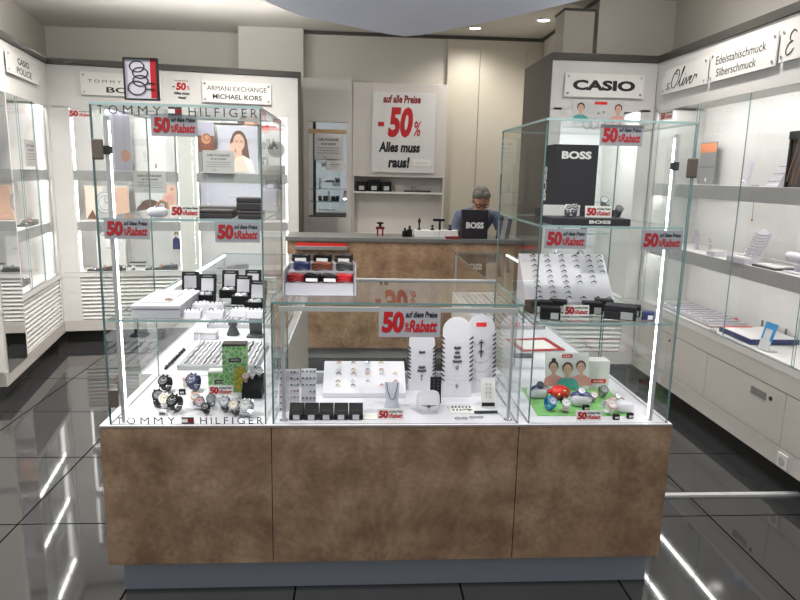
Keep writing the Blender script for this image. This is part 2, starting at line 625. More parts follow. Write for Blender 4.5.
def display_cabinet(label, loc, rdeg, L0, L1, bays, panes, base, posts=(), end_trim=False, side_dark=False, backpanel='case_white', slat=False, dep=DEP, shelf=True, doors=()):
    t = thing('display_cabinet', label, 'cabinet', loc, R(rdeg), 'lit wall cabinets')
    m = MB()
    m.box(L0, L1, dep - .02, dep, .1, 2.5)                         # back
    m.box(L0, L1, 0, .03, 2.105, 2.46)                              # fascia
    m.box(L0, L1, .03, dep - .02, 2.14, 2.17)                      # roof of the opening
    m.box(L0, L1, -.004, dep - .02, .62, .66)                      # counter
    m.box(L0, L0 + .03, .0, dep - .02, .12, 2.105).box(L0, L0 + .03, .03, dep - .02, 2.17, 2.49)
    m.box(L1 - .03, L1, .0, dep - .02, .12, 2.105).box(L1 - .03, L1, .03, dep - .02, 2.17, 2.49)
    edges = [L0 + .03] + [x for b in bays for x in b] + [L1 - .03]
    for i in range(0, len(edges), 2):                              # fixed uprights between the bays
        a, b = edges[i], edges[i + 1]
        if b - a > .01:
            m.box(a, b, .0, .06, .22, 2.12)
            m.box((a + b) / 2 - .01, (a + b) / 2 + .01, .06, dep - .02, .66, 2.12)
    m.build('carcass', M['white'], t)
    MB().box(L0, L1, .07, dep, 0, .12).build('plinth', M['plinth'], t)
    MB().box(L0, L1, -.004, .06, .12, .22).build('bottom_rail', M['cab_grey'], t)
    MB().box(L0, L1, -.012, .03, 2.462, 2.512).build('top_trim', M['trim'], t)
    MB().box(L0, L1, .03, dep, 2.49, 2.51).build('top_panel', M['lightgrey'], t)
    MB().box(L0 + .04, L1 - .04, .10, .13, 2.512, 2.52).build('added_uplight', M['led_fill_bright' if rdeg > 5 else 'led_fill'], t)  # hidden strip added on top to brighten the upper walls and ceiling
    if base == 'louver':
        for (a, b) in bays:
            m = MB()
            n = 11
            h = (.62 - .225) / n
            for k in range(n):
                z = .225 + k * h
                m.prism([(.028, z), (.004, z + h * .1), (.012, z + h * .45), (.028, z + h * .95)], 'x', a, b)
            m.box(a, b, .028, .034, .22, .62)
            m.build('louver_panel', M['white'], t)
    if shelf:
        for (a, b) in bays:
            for (z0, z1) in ((1.05, 1.12), (1.50, 1.575)):
                MB().box(a, b, .05, dep - .02, z0, z1, 0).box(a, b, .042, .05, z0 - .014, z1, 1).build('shelf', [M['white'], M['lip']], t)
    for (a, b) in bays:                                            # strips of light behind the fascia and in the corners of each bay
        MB().box(a + .02, b - .02, .034, .054, 2.126, 2.138).build('led_strip', M['led_hid_bay' if base == 'louver' else 'led_hid'], t)
        if base == 'louver' and shelf:
            MB().box(a + .02, b - .02, .052, .064, 1.490, 1.499).build('led_strip', M['led_hid_bay'], t)
            MB().box(a + .02, b - .02, .052, .064, 1.040, 1.049).build('led_strip', M['led_hid_bay'], t)
        if base == 'louver' or slat:
            e = .003 if slat else .011
            if not slat:
                MB().box(a, a + e, .062, .09, .67, 2.1).build('led_strip', M['led_dim'], t)
                MB().box(b - e, b, .062, .09, .67, 2.1).build('led_strip', M['led_dim'], t)
        else:
            MB().box(a + .02, b - .02, .06, .07, 1.494, 1.499).build('led_strip', M['led_hid'], t)
            MB().box(a + .02, b - .02, .06, .07, 1.044, 1.049).build('led_strip', M['led_hid'], t)
    if slat:
        for (a, b) in bays:
            MB().box(a + .02, b - .02, .06, .18, 2.126, 2.138).build('led_strip', M['led_hid_bay'], t)
            m = MB()
            for k in range(13):
                z = .67 + k * .111
                m.box(a, b, dep - .034, dep - .021, z, z + .098)
            m.build('slat_wall', M['case_white'], t)
    for (a, b, y) in panes:
        g = pane(t, a, b, y, y + .005, .665, 2.115, 'glass_door', 'cabglass')
    for x in posts:
        MB().box(x - .008, x + .008, .012, .02, .66, 2.12).build('door_post', M['metal'], t)
    MB().box(L0 + .02, L1 - .02, -.002, .012, .6605, .664).build('door_track', M['metal'], t)
    if end_trim:
        MB().box(L1, L1 + .03, -.012, .03, 0, 2.512).build('end_trim', M['trim'], t)
    if side_dark:
        MB().box(L0 - .012, L0, -.004, dep, 0, 2.512).build('side_panel', M['greyside'], t)
    for (a, b, kind) in doors:
        m = MB().box(a + .002, b - .002, .0, .02, .225, .515)
        d = m.build('cabinet_door', M['cab_grey'], t, bevel=.0015)
        if kind == 'plate':
            MB().box(b - .30, b - .16, -.004, 0, .425, .465).build('label_plate', M['grey'], d)
            k = MB()
            k.tube([(b - .12, .002, .45), (b - .12, -.006, .45)], .012, 14)
            k.build('lock', M['darkmetal'], d, True)
        else:
            k = MB()
            k.tube([(a + .04, .002, .47), (a + .04, -.006, .47)], .009, 14)
            k.build('lock', M['darkmetal'], d, True)
    if doors:
        MB().box(L0, L1, -.002, .02, .52, .62).build('drawer_front', M['cab_grey'], t, bevel=.0015)
    return t


C0 = (-2.74, 3.75, 0)
AL, AB = 100.31, 10.31
lb = display_cabinet('white lit two-bay wall cabinet with slatted base behind the watch tower', C0, AB, 0, 2.13,
                     [(.155, 1.04), (1.20, 2.03)], [(.15, .60, .006), (.59, 1.05, .014), (1.19, 1.62, .006), (1.61, 2.04, .014)], 'louver', end_trim=True)
lw = display_cabinet('white lit wall cabinet with slatted base along the side wall under the two-line sign', C0, AL, -1.62, 0,
                     [(-1.12, -.06)], [(-1.13, -.84, .006), (-.86, -.45, .014), (-.46, -.05, .006)], 'louver', posts=(-.10,))
mp = MB().box(-1.62 + .04, -1.16, -.006, -.001, .2, 2.1, 0)
mir_panel = mp.build('mirror_panel', M['mirror'], lw)
mir_panel['label'] = 'tall mirror panel'
rw = display_cabinet('long white lit wall cabinet with pale doors below, under the script signs', (2.17, 2.75, 0), -90, 0, 3.6,
                     [(.05, 3.55)], [(.64, 1.24, .006), (1.23, 1.9, .014), (1.89, 2.6, .006), (2.59, 3.5, .014), (.06, .66, .014)], 'door',
                     doors=[(.05, .56, 'lock'), (.56, 1.11, 'lock'), (1.11, 1.90, 'plate'), (1.90, 2.7, 'plate'), (2.7, 3.55, 'plate')])
cw = display_cabinet('lit corner cabinet with dark side panel, behind the tower with the black bag', (1.36, 2.75, 0), 0, 0, .805,
                     [(.09, .70)], [(.085, .705, .006)], 'louver', side_dark=True, slat=True, dep=.8, shelf=False)


def frame_pt(base, rdeg, x, y, z):
    a = R(rdeg)
    return (base[0] + x * math.cos(a) - y * math.sin(a), base[1] + x * math.sin(a) + y * math.cos(a), z)


def LBp(t, d, z): return frame_pt(C0, AB, t, d, z)
def LWp(s, d, z): return frame_pt(C0, AL, s, d, z)
def RWp(Y, d, z): return (2.17 + d, Y, z)


# ------------------------------------------------------------------ signs on the fascias
OLIVER = [[(.0, .06), (.05, .01), (.085, .10), (.035, .24), (.065, .36), (.11, .32)], [(.135, .03), (.15, .03)],
          [(.30, .95), (.20, .75), (.165, .35), (.22, .04), (.32, .10), (.385, .45), (.375, .85), (.29, .98), (.24, .82), (.33, .72)],
          [(.40, .10), (.48, .6), (.525, .98), (.495, .97), (.455, .3), (.48, .02), (.54, .15), (.58, .42), (.56, .08), (.60, .03), (.63, .2), (.66, .42), (.685, .05), (.74, .36), (.775, .42)],
          [(.60, .60), (.612, .60)], [(.77, .15), (.83, .33), (.815, .42), (.77, .25), (.80, .03), (.87, .12), (.91, .45), (.92, .36), (.98, .40), (.97, .22)]]
SCRIPT_E = [[(.26, .86), (.14, .98), (.04, .82), (.08, .60), (.18, .54), (.06, .48), (.0, .22), (.08, .02), (.22, .08), (.28, .22)]]


def sign_plate(name, label, loc, rdeg, w, h, lines, cat='sign'):
    """acrylic plate on four stand-offs; local origin = lower left corner; lines = (kind, body, x0,x1,z0,z1, bold, shear)"""
    t = thing(name, label, cat, loc, R(rdeg))
    MB().box(0, w, -.022, -.014, 0, h).build('plate', M['sign'], t, bevel=.001)
    for (x, z) in ((.025, .025), (w - .025, .025), (.025, h - .025), (w - .025, h - .025)):
        MB().tube([(x, -.0, z), (x, -.027, z)], .008, 12).build('standoff', M['chrome'], t, True)
    m = MB()
    for ln in lines:
        if ln[0] == 's':
            m.script(ln[1], ln[2] * w, ln[3] * w, ln[4] * h, ln[5] * h, -.0228, ln[6])
        elif ln[0] == 't':
            m.text(ln[1], ln[2] * w, ln[3] * w, ln[4] * h, ln[5] * h, -.0225, ln[8] if len(ln) > 8 else 0, ln[6], ln[7])
        else:
            _, x0, x1, z0, z1, mi = ln
            m.rect(x0 * w, x1 * w, z0 * h, z1 * h, -.0225 - .0003 * mi, mi)
    m.build('lettering', [M['black'], M['red'], M['sign']], t)
    return t


sign_plate('brand_sign', 'white acrylic sign with two bold lines on the fascia of the side wall cabinet', LWp(-1.10, 0, 2.245), AL, .80, .155,
           [('t', 'CASIO', .30, .66, .56, .86, .03, 0), ('t', 'POLICE', .26, .72, .13, .43, .02, 0)])
sign_plate('brand_sign', 'white acrylic sign with spaced letters and a small flag, partly behind the ring-logo card', LBp(.27, 0, 2.22), AB, .66, .19,
           [('t', 'T O M M Y', .09, .50, .55, .68, .0, 0), ('r', .53, .64, .53, .68, 0), ('r', .58, .64, .565, .645, 1), ('t', 'BOSS', .31, .78, .13, .38, .02, 0)])
sign_plate('brand_sign', 'white acrylic sign with a thin line over a bold line, beside the small sale sheet', LBp(1.275, 0, 2.205), AB, .61, .185,
           [('t', 'ARMANI EXCHANGE', .07, .93, .56, .78, .0, 0), ('t', 'MICHAEL KORS', .15, .86, .17, .40, .022, 0)])
sign_plate('brand_sign', 'white acrylic sign with one wide bold black word, above the corner cabinet', (1.455, 2.75, 2.2), 0, .605, .17,
           [('t', 'CASIO', .10, .89, .28, .72, .05, 0)])
sign_plate('brand_sign', 'white acrylic sign with one word in flowing script, nearest the corner cabinet', RWp(2.62, 0, 2.215), -90, .64, .17,
           [('s', OLIVER, .14, .82, .16, .88, .0032)])
sign_plate('brand_sign', 'white acrylic sign with two thin lines of jewellery words', RWp(1.95, 0, 2.215), -90, .68, .18,
           [('t', 'Edelstahlschmuck', .10, .86, .54, .82, .008, 0), ('t', 'Silberschmuck', .12, .74, .14, .41, .008, 0)])
sign_plate('brand_sign', 'white acrylic sign cut by the picture edge, starting with a script capital E', RWp(1.245, 0, 2.225), -90, .66, .175,
           [('s', SCRIPT_E, .10, .42, .16, .86, .0032), ('t', 'sprit', .30, .84, .18, .62, .0, .3)])


# ------------------------------------------------------------------ sale cards
def rabatt(m, w, h, y, red=0, blk=1, shadow=2):
    m.text('50', .055 * w + .002, .40 * w + .002, .14 * h, .85 * h, y, shadow, .05, .06)
    m.text('50', .055 * w, .40 * w, .15 * h, .86 * h, y - .0004, red, .04, .06)
    m.text('%', .415 * w, .50 * w, .18 * h, .50 * h, y - .0004, red, .02, .2)
    m.text('Rabatt', .505 * w, .95 * w, .17 * h, .58 * h, y - .0004, red, .036, .15)
    m.text('auf diese Preise', .44 * w, .95 * w, .66 * h, .87 * h, y - .0004, blk, .03, .15)


def sale_card(label, loc, w, h, rz=0., rx=0., white=False, group='grey fifty percent cards'):
    t = thing('sale_sign', label, 'sign', loc, rz, group, rx)
    MB().box(0, w, -.001, .001, 0, h).build('card', M['cardw' if white else 'card'], t)
    m = MB()
    rabatt(m, w, h, -.0016)
    m.build('lettering', [M['red'], M['black'], M['darkred']], t)
    return t


Yc = .0245
big = sale_card('grey fifty percent card hanging at the top of the watch tower under the spaced letters', (-.768, Yc, 1.709), .153, .072)
dup(big, (-.942, Yc, 1.361), label='grey fifty percent card on the upper shelf of the watch tower, beside the light post')
dup(big, (-.568, Yc, 1.355), label='grey fifty percent card on the watch tower shelf, under the dark leather boxes')
dup(big, (.768, Yc, 1.715), label='grey fifty percent card at the top edge of the tower with the black bag')
dup(big, (.594, Yc, 1.350), label='grey fifty percent card under the black lettered plinth')
dup(big, (.950, Yc, 1.350), label='grey fifty percent card on the bag tower shelf, across its light post')
bigc = sale_card('large grey fifty percent card on the front glass of the low middle case', (.004, .005, 1.024), .222, .110)
small = sale_card('small white fifty percent card on the upper watch tower shelf beside the pillow', (-.726, .05, 1.4375), .100, .042, white=True, group='small white fifty percent cards')
small.rotation_euler = (-.12, 0, 0)
dup(small, (-.681, .33, .6905), label='small white fifty percent card in front of the small green patterned box')
dup(small, (.005, .053, .6905), label='small white fifty percent card in front of the necklace card in the middle case')
dup(small, (.720, .139, 1.0785), label='small white fifty percent card between the black ring boxes')
dup(small, (.762, .034, .6905), label='small white fifty percent card in front of the green mat with kids watches')
dup(small, (.762, .10, 1.4595), label='small white fifty percent card on the black lettered plinth')
small2 = sale_card('fifty percent strip in the top corner of the slatted cabinet bay behind the watch tower', LBp(.150, -.002, 2.025), .20, .07, R(AB), white=True, group='strips on the cabinet glass')
dup(small2, RWp(2.64, -.002, 2.03), R(-90), label='fifty percent strip stuck in the top corner of the cabinet glass under the script sign')


def notice(label, loc, rdeg, w, h, grey=True):
    t = thing('paper_notice', label, 'notice', loc, R(rdeg), 'printed customer notices')
    MB().box(0, w, -.001, .001, 0, h).build('sheet', M['notice' if grey else 'paper'], t)
    m = MB()
    m.text('Liebe Kundschaft', .14 * w, .86 * w, .74 * h, .86 * h, -.0016, 0, .02)
    m.text('es ist soweit', .25 * w, .75 * w, .58 * h, .68 * h, -.0016, 0, .02)
    for k, (a, b) in enumerate(((.1, .9), (.14, .86), (.1, .9))):
        m.rect(a * w, b * w, (.46 - .1 * k) * h, (.475 - .1 * k) * h, -.0016)
    m.text('Tel', .3 * w, .42 * w, .08 * h, .15 * h, -.0016, 0, .0)
    m.build('lettering', M['ink'], t)
    return t


notice('grey printed notice on the cabinet glass above the watch advert with a woman', LBp(.65, -.002, 1.385), AB, .285, .195)
notice('grey printed notice on the cabinet glass under the framed lady portrait', LBp(1.26, -.002, 1.58), AB, .28, .20)
notice('grey printed notice on the side wall cabinet glass beneath the two-line sign', LWp(-.79, -.002, 1.60), AL, .30, .20)


# ------------------------------------------------------------------ printed pictures
def picture(name, label, loc, rdeg, w, h, base, shapes, frame=None, rx=0., cat='poster', thick=.006, group=None):
    t = thing(name, label, cat, loc, R(rdeg), group, rx)
    mats = [M[base]]
    idx = {base: 0}
    m = MB()
    m.box(0, w, -thick / 2, thick / 2, 0, h, 0)
    y = -thick / 2 - .0006
    for s in shapes:
        k = s[-1]
        if k not in idx:
            idx[k] = len(mats)
            mats.append(M[k])
        i = idx[k]
        if s[0] == 'r':
            m.rect(s[1] * w, s[2] * w, s[3] * h, s[4] * h, y, i)
        elif s[0] == 'e':
            m.ell(s[1] * w, s[2] * h, s[3] * w, s[4] * h, y, i)
        elif s[0] == 'o':
            m.ring(s[1] * w, s[2] * h, s[3] * w, s[4] * h, s[5], y, i)
        elif s[0] == 'p':
            m.poly([(a * w, b * h) for a, b in s[1]], y, i)
        elif s[0] == 't':
            m.text(s[1], s[2] * w, s[3] * w, s[4] * h, s[5] * h, y, i, s[6], s[7])
        y -= .0004
    m.build('print', mats, t)
    if frame:
        f = MB()
        b = .005
        f.box(-b, w + b, -.008, .008, -b, 0).box(-b, w + b, -.008, .008, h, h + b).box(-b, 0, -.008, .008, 0, h).box(w, w + b, -.008, .008, 0, h)
        f.build('frame', M[frame], t)
    return t


def face(cx, cz, s, skin='skin_p', hair='hair_d', top='cream', asp=1.0, long=False):
    """simple printed head and shoulders; s = head half height (fraction), asp = h/w"""
    a = s * asp
    L = []
    if long:
        L.append(('p', [(cx - a * 1.0, cz + s * .4), (cx - a * 1.35, cz - s * 2.0), (cx + a * 1.35, cz - s * 2.0), (cx + a * 1.0, cz + s * .4)], hair))
    L += [('p', [(cx - a * 2.0, max(0.01, cz - s * 3.4)), (cx - a * 1.6, cz - s * 1.9), (cx - a * .5, cz - s * 1.4), (cx + a * .5, cz - s * 1.4), (cx + a * 1.6, cz - s * 1.9), (cx + a * 2.0, max(.01, cz - s * 3.4))], top),
          ('r', cx - a * .35, cx + a * .35, cz - s * 1.6, cz - s * .6, skin),
          ('e', cx, cz + s * .25, a * .92, s * 1.0, hair),
          ('e', cx, cz - s * .05, a * .72, s * .92, skin),
          ('e', cx - a * .28, cz + s * .08, a * .10, s * .06, 'hair_d'), ('e', cx + a * .28, cz + s * .08, a * .10, s * .06, 'hair_d'),
          ('e', cx, cz - s * .48, a * .2, s * .07, 'rosep')]
    return L


# on the slatted cabinets
picture('advert_poster', 'pink-beige watch advert standing on the middle shelf of the corner bay', LBp(.19, .25, 1.125), AB, .38, .31, 'cream',
        [('p', [(.62, .0), (.70, .95), (.99, .98), (.99, .0)], 'skin_p'), ('e', .80, .55, .17, .36, 'skin_p'), ('p', [(.28, .02), (.42, .98), (.60, .98), (.50, .02)], 'lightgrey'), ('e', .45, .50, .23, .34, 'mauve'), ('e', .45, .50, .19, .29, 'paper'), ('o', .45, .50, .15, .23, .1, 'grey'), ('r', .445, .455, .5, .68, 'ink'), ('r', .45, .55, .49, .51, 'ink'), ('p', [(.02, .02), (.16, .3), (.24, .02)], 'hair_b')])
picture('advert_poster', 'watch advert with a woman resting her face on her arm, middle shelf', LBp(.63, .25, 1.125), AB, .37, .33, 'paper',
        [('p', [(.60, .02), (.62, .55), (.78, .99), (.98, .99), (.99, .02)], 'skin_p'), ('e', .30, .24, .30, .26, 'hair_b'), ('e', .34, .42, .22, .16, 'hair_b'), ('p', [(.50, .02), (.44, .40), (.60, .58), (.78, .50), (.80, .02)], 'skin_d'), ('e', .63, .40, .10, .12, 'lightgrey'), ('o', .63, .40, .10, .12, .25, 'ink'), ('p', [(.72, .66), (.86, .74), (.88, .60), (.76, .54)], 'rosep'), ('e', .88, .88, .02, .03, 'ink')])
picture('advert_poster', 'tall pale lilac poster with a faint figure, upper shelf of the corner bay', LBp(.44, .06, 1.58), AB, .20, .53, 'mauve',
        [('e', .75, .25, .2, .1, 'skin_d'), ('r', .0, .3, .0, 1, 'lilac')])
picture('advert_poster', 'plain white poster standing on the upper shelf of the corner bay', LBp(.66, .2, 1.58), AB, .34, .47, 'cardw', [('r', .48, .52, .06, .14, 'grey')])
picture('advert_poster', 'framed portrait of a long-haired lady with her hand at her cheek', LBp(1.40, .26, 1.58), AB, .36, .44, 'lilac',
        face(.52, .66, .20, 'skin_p', 'hair_b', 'cardw', 1.05, True) + [('p', [(.20, .30), (.30, .62), (.36, .66), (.46, .36), (.4, .2)], 'skin_p'), ('p', [(.3, .02), (.45, .36), (.6, .36), (.78, .02)], 'cream')], frame='cardw')
picture('advert_poster', 'small brown advert with a glowing watch, upper shelf beside the lady portrait', LBp(1.215, .2, 1.77), AB, .145, .27, 'brownp',
        [('r', 0, 1, .55, 1, 'mauve'), ('e', .5, .45, .3, .18, 'skin_d'), ('o', .55, .5, .22, .13, .3, 'gold')])
picture('advert_poster', 'wide advert strip with cropped faces at the top of the bay above the lady portrait', LBp(1.215, .325, 2.05), AB, .58, .085, 'cardw',
        [('e', .82, .3, .12, .55, 'skin_p'), ('e', .93, .4, .05, .5, 'skin_d'), ('p', [(.62, 0), (.68, .8), (.76, .9), (.74, 0)], 'hair_b')])
picture('advert_poster', 'grey advert with a red bar and a dark watch at the end of the bay', LBp(1.80, .12, 1.66), AB, .225, .46, 'paper',
        [('r', 0, 1, .70, .76, 'rosep'), ('r', 0, .6, .76, .79, 'red'), ('p', [(0, 1), (1, .75), (1, 1)], 'grey'), ('e', .6, .32, .36, .16, 'grey'), ('o', .6, .32, .2, .11, .3, 'ink')])
picture('advert_poster', 'narrow advert with a person in navy hanging at the end of the lower bay', LBp(.92, .34, .82), AB, .095, .20, 'cardw',
        [('e', .55, .80, .2, .12, 'hair_d'), ('e', .55, .76, .14, .08, 'skin_p'), ('p', [(.15, .05), (.2, .55), (.5, .68), (.85, .55), (.95, .05)], 'navy')])
picture('advert_poster', 'brown advert at the far edge of the side wall cabinet', LWp(-.60, .3, 1.13), AL, .28, .34, 'cream', [('e', .45, .35, .42, .38, 'brownp'), ('e', .6, .5, .2, .2, 'skin_d')])
picture('brand_card', 'white card with a thin grey word standing on the lower counter of the corner bay', LBp(.26, .25, .668), AB, .26, .30, 'cardw', [('t', 'MILANO', .35, .78, .60, .66, 0, 0, 'grey')], cat='card')
picture('brand_card', 'wide lilac backing card on the middle shelf behind the dark leather boxes', LBp(1.22, .30, 1.125), AB, .72, .36, 'lilac', [('r', .35, .62, .60, .62, 'mauve')], cat='card')
# ring-logo card on top of the watch tower
picture('logo_card', 'black-framed white card with looping rings and a red band, atop the watch tower', (-.868, .10, 1.8355), 0, .105, .128, 'lilac',
        [('r', .80, 1.0, .02, 1, 'red'), ('o', .38, .82, .25, .15, .17, 'black'), ('o', .48, .66, .26, .15, .17, 'black'), ('o', .48, .46, .26, .15, .17, 'black'), ('o', .36, .27, .30, .19, .15, 'black'),
         ('r', .66, .92, .38, .415, 'black'), ('r', .66, .92, .23, .265, 'black')], frame='black', cat='card')
# small sale sheet on the fascia, large one in the back
picture('sale_poster', 'small white sale sheet stuck on the cabinet fascia between the two acrylic signs', LBp(1.02, -.003, 2.14), AB, .155, .26, 'white',
        [('t', 'auf alle Preise', .12, .88, .90, .95, .02, .1, 'darkred'), ('t', '50', .22, .76, .60, .86, .06, .1, 'red'), ('t', '%', .80, .96, .62, .76, .01, .1, 'red'), ('r', .02, .14, .69, .73, 'black'),
         ('t', 'Alles muss', .06, .94, .46, .56, .04, .1, 'black'), ('t', 'raus!', .3, .75, .32, .42, .04, .1, 'black')], thick=.002)
picture('sale_poster', 'large white sale poster on the cupboard door behind the service counter', (.075, 5.184, 1.62), 0, .70, .865, 'paper',
        [('t', 'auf alle Preise', .17, .76, .865, .965, .045, .08, 'darkred'), ('t', '50', .265, .64, .44, .82, .05, .1, 'red'), ('t', '%', .66, .77, .46, .65, .015, .1, 'red'), ('r', .09, .185, .575, .63, 'red'),
         ('t', 'Alles muss', .115, .765, .255, .385, .045, .1, 'black'), ('t', 'raus!', .27, .60, .06, .2, .045, .1, 'black')], thick=.002)
picture('info_label', 'small white label stuck below the large sale poster text', (.535, 5.1815, 1.695), 0, .20, .075, 'cardw', [('t', 'Schlussverkauf', .15, .85, .4, .6, 0, 0, 'grey')], thick=.0015, cat='label')
# under the wide word sign
picture('advert_poster', 'advert with two children and four round watches under the wide word sign', (1.53, 2.744, 1.985), 0, .40, .20, 'paper',
        [('r', .42, .66, .82, .93, 'redplastic')] + face(.16, .68, .16, 'skin_p', 'hair_d', 'teal', .5) + face(.88, .66, .16, 'skin_p', 'hair_b', 'rosep', .5) +
        [('o', .30, .1, .10, .2, .3, 'navy'), ('o', .43, .1, .10, .2, .3, 'black'), ('o', .57, .1, .10, .2, .3, 'rosep'), ('o', .71, .1, .10, .2, .3, 'darkred'), ('e', .5, .5, .02, .04, 'grey'), ('e', .60, .55, .02, .04, 'grey')], thick=.003)
# right wall
picture('advert_poster', 'dark advert with an orange strip on the upper shelf beside the bag tower', (2.50, 2.62, 1.58), -90, .22, .30, 'grey', [('r', 0, 1, .76, .98, 'orange'), ('r', 0, 1, .40, .42, 'ink'), ('e', .5, .1, .06, .05, 'cardw')])
picture('brand_card', 'large plain white card on the lower shelf behind the lilac cushion', (2.50, 1.40, 1.125), -90, .55, .30, 'cardw', [('t', 'silver', .2, .5, .3, .35, 0, 0, 'lightgrey')], cat='card')

# ------------------------------------------------------------------ back area behind the service counter
bc = thing('back_cupboard', 'pale fitted cupboard with open niche and shelf, the large sale poster on its door', 'cupboard', (0, 5.2, 0))
MB().box(-.14, .90, 0, .15, 1.57, 2.58).build('upper_door', M['cab_grey'], bc, bevel=.002)
MB().box(-.14, .90, .13, .15, .0, 1.57).box(-.14, -.12, 0, .13, 0, 1.57).box(.88, .90, 0, .13, 0, 1.57).build('carcass', M['cab_grey'], bc)
MB().box(-.12, .88, -.0, .13, 1.385, 1.405).build('shelf', M['white'], bc)
MB().box(-.12, .88, -.25, .13, .90, .93).box(-.12, .88, -.2, .13, 0, .9).build('worktop', M['white'], bc)
mc = thing('mirror_cupboard', 'narrow pale cupboard front with a tall mirror let into it', 'cupboard', (0, 5.2, 0))
m = MB().box(-.68, -.625, 0, .15, 0, 2.61).box(-.205, -.145, 0, .15, 0, 2.61).box(-.625, -.205, 0, .15, 2.15, 2.61).box(-.625, -.205, 0, .15, 0, 1.11).box(-.625, -.205, .05, .15, 1.11, 2.15)
m.build('cupboard_front', M['cab_grey'], mc)
MB().box(-.625, -.205, .04, .048, 1.11, 2.15).build('mirror_glass', M['mirror'], mc)
for z in (1.28, 1.42):
    pane(mc, -.62, -.21, -.0, .04, z, z + .006, 'glass_shelf', 'glass')
MB().box(-.625, -.205, .0, .04, 1.11, 1.125).build('mirror_ledge', M['darkmetal'], mc)
MB().box(-.625, -.205, -.004, .038, 2.03, 2.07).build('wood_rail', M['wood'], mc)
notice('white notice taped on the tall mirror behind the counter', (-.56, 5.199, 1.74), 0, .31, .28, False)
picture('info_label', 'small white card in the lower half of the tall mirror', (-.43, 5.199, 1.63), 0, .2, .12, 'cardw', [('r', .2, .8, .5, .56, 'grey'), ('r', .3, .7, .3, .34, 'grey')], cat='label', thick=.002)
for i, (x, dz, lab) in enumerate(((-.50, 1.4265, 'upper'), (-.40, 1.2865, 'lower'))):
    t = thing('glass_vase', 'slim pale blue glass vase on the %s little glass shelf before the mirror' % lab, 'vase', (x, 5.22, dz))
    MB().lathe([(.012, 0), (.016, .01), (.01, .05), (.014, .11), (.013, .112), (.008, .05), (.006, .01)], n=14).build('vase_body', mat('vase_blue_%s' % lab, (.62, .74, .80), .1), t, True)
bd = thing('built_in_wardrobe', 'tall beige wardrobe with flush doors up to the ceiling behind the counter', 'wardrobe', (0, 5.3, 0))
MB().box(.9, 1.98, .02, .05, 0, 3.08).build('surround', M['door_beige'], bd)
for (a, b) in ((.905, 1.262), (1.268, 1.785), (1.79, 1.975)):
    d = MB().box(a, b, 0, .02, .08, 2.99).build('wardrobe_door', M['door_beige'], bd, bevel=.002)
    if a > 1.2 and a < 1.5:
        MB().box(a + .03, a + .045, -.03, 0, 1.28, 1.34).build('handle', M['darkmetal'], d)
# things on the cupboard shelf
for i in range(3):
    t = thing('black_watch_box', 'black watch box with a pale tag on the cupboard shelf, %s of three' % ('one end', 'middle', 'other end')[i], 'box', (-.03 + .135 * i, 5.26, 1.4055), .1 * (i - 1), 'watch boxes on the cupboard shelf')
    MB().cbox(0, 0, 0, .12, .1, .11 if i != 1 else .13).build('box_body', M['blackleather'], t, bevel=.004)
    MB().box(-.03, .03, -.0515, -.0502, .015, .06).build('tag', M['lightgrey'], t)
t = thing('grey_jar', 'low dark grey tray on the cupboard shelf under the poster', 'tray', (.60, 5.26, 1.4055))
MB().cbox(0, 0, 0, .30, .09, .02).build('tray_base', M['ink'], t)
MB().cbox(-.04, 0, .02, .05, .05, .045).build('block', M['grey'], t)

# service counter (bench)
sc = thing('service_counter', 'brown service counter with a grey top, behind the island of showcases', 'counter', (0, 3.25, 0))
MB().box(-.665, 1.33, 0, .03, .11, 1.035).build('front_panel', M['bench_stone'], sc)
MB().box(-.665, 1.33, .07, .09, 0, .11).build('plinth', M['lightgrey'], sc)
MB().box(-.665, -.635, .03, .42, 0, 1.035).box(1.30, 1.33, .03, .42, 0, 1.035).build('end_panel', M['white'], sc)
MB().box(-.675, 1.335, -.02, .44, 1.035, 1.07).build('counter_top', M['bench_top'], sc, bevel=.003)
t = thing('leaflet_rail', 'dark grey leaflet rail with a red upper edge fixed to the brown service counter', 'rail', (-.38, 3.25, 0))
MB().box(-.22, .22, -.05, 0, .965, .995).build('rail_body', M['grey'], t, bevel=.003)
MB().box(-.21, .21, -.012, -.0, .995, 1.02).build('red_edge', M['redplastic'], t)


# black carrier bag helper
def carrier_bag(label, loc, rz, w, d, h, letter, zfrac, hfrac, side=None):
    t = thing('carrier_bag', label, 'bag', loc, rz)
    MB().box(0, w, 0, d, 0, h).build('bag_body', M['charcoal'], t, bevel=.002)
    m = MB()
    m.text(letter, .16 * w, .84 * w, zfrac * h, (zfrac + hfrac) * h, -.001, 0, .045)
    m.build('lettering', M['cardw'], t)
    if side:
        m = MB()
        m.T = Matrix.Translation((-.001, d * .72, h * .12)) @ Matrix.Rotation(R(-90), 4, 'Z') @ Matrix.Rotation(R(-90), 4, 'Y')
        m.text(side, .0, h * .55, -.0, d * .45, 0, 0, .045)
        m.build('lettering', M['cardw'], t)
    return t


carrier_bag('black paper bag with a white word on the service counter before the person', (.815, 3.30, 1.0705), 0, .225, .08, .245, 'BOSS', .36, .22)
t = thing('card_stand', 'navy and white folded leaflet stand on the service counter next to the black bag', 'stand', (1.09, 3.34, 1.0705))
for k in range(3):
    mm = MB()
    mm.T = Matrix.Translation((.03 + .04 * k, 0, 0)) @ Matrix.Rotation(.16, 4, 'Y')
    mm.box(0, .034, 0, .01, 0, .215 - .02 * k)
    mm.build('leaflet', M[('navy', 'paper', 'navy')[k]], t)
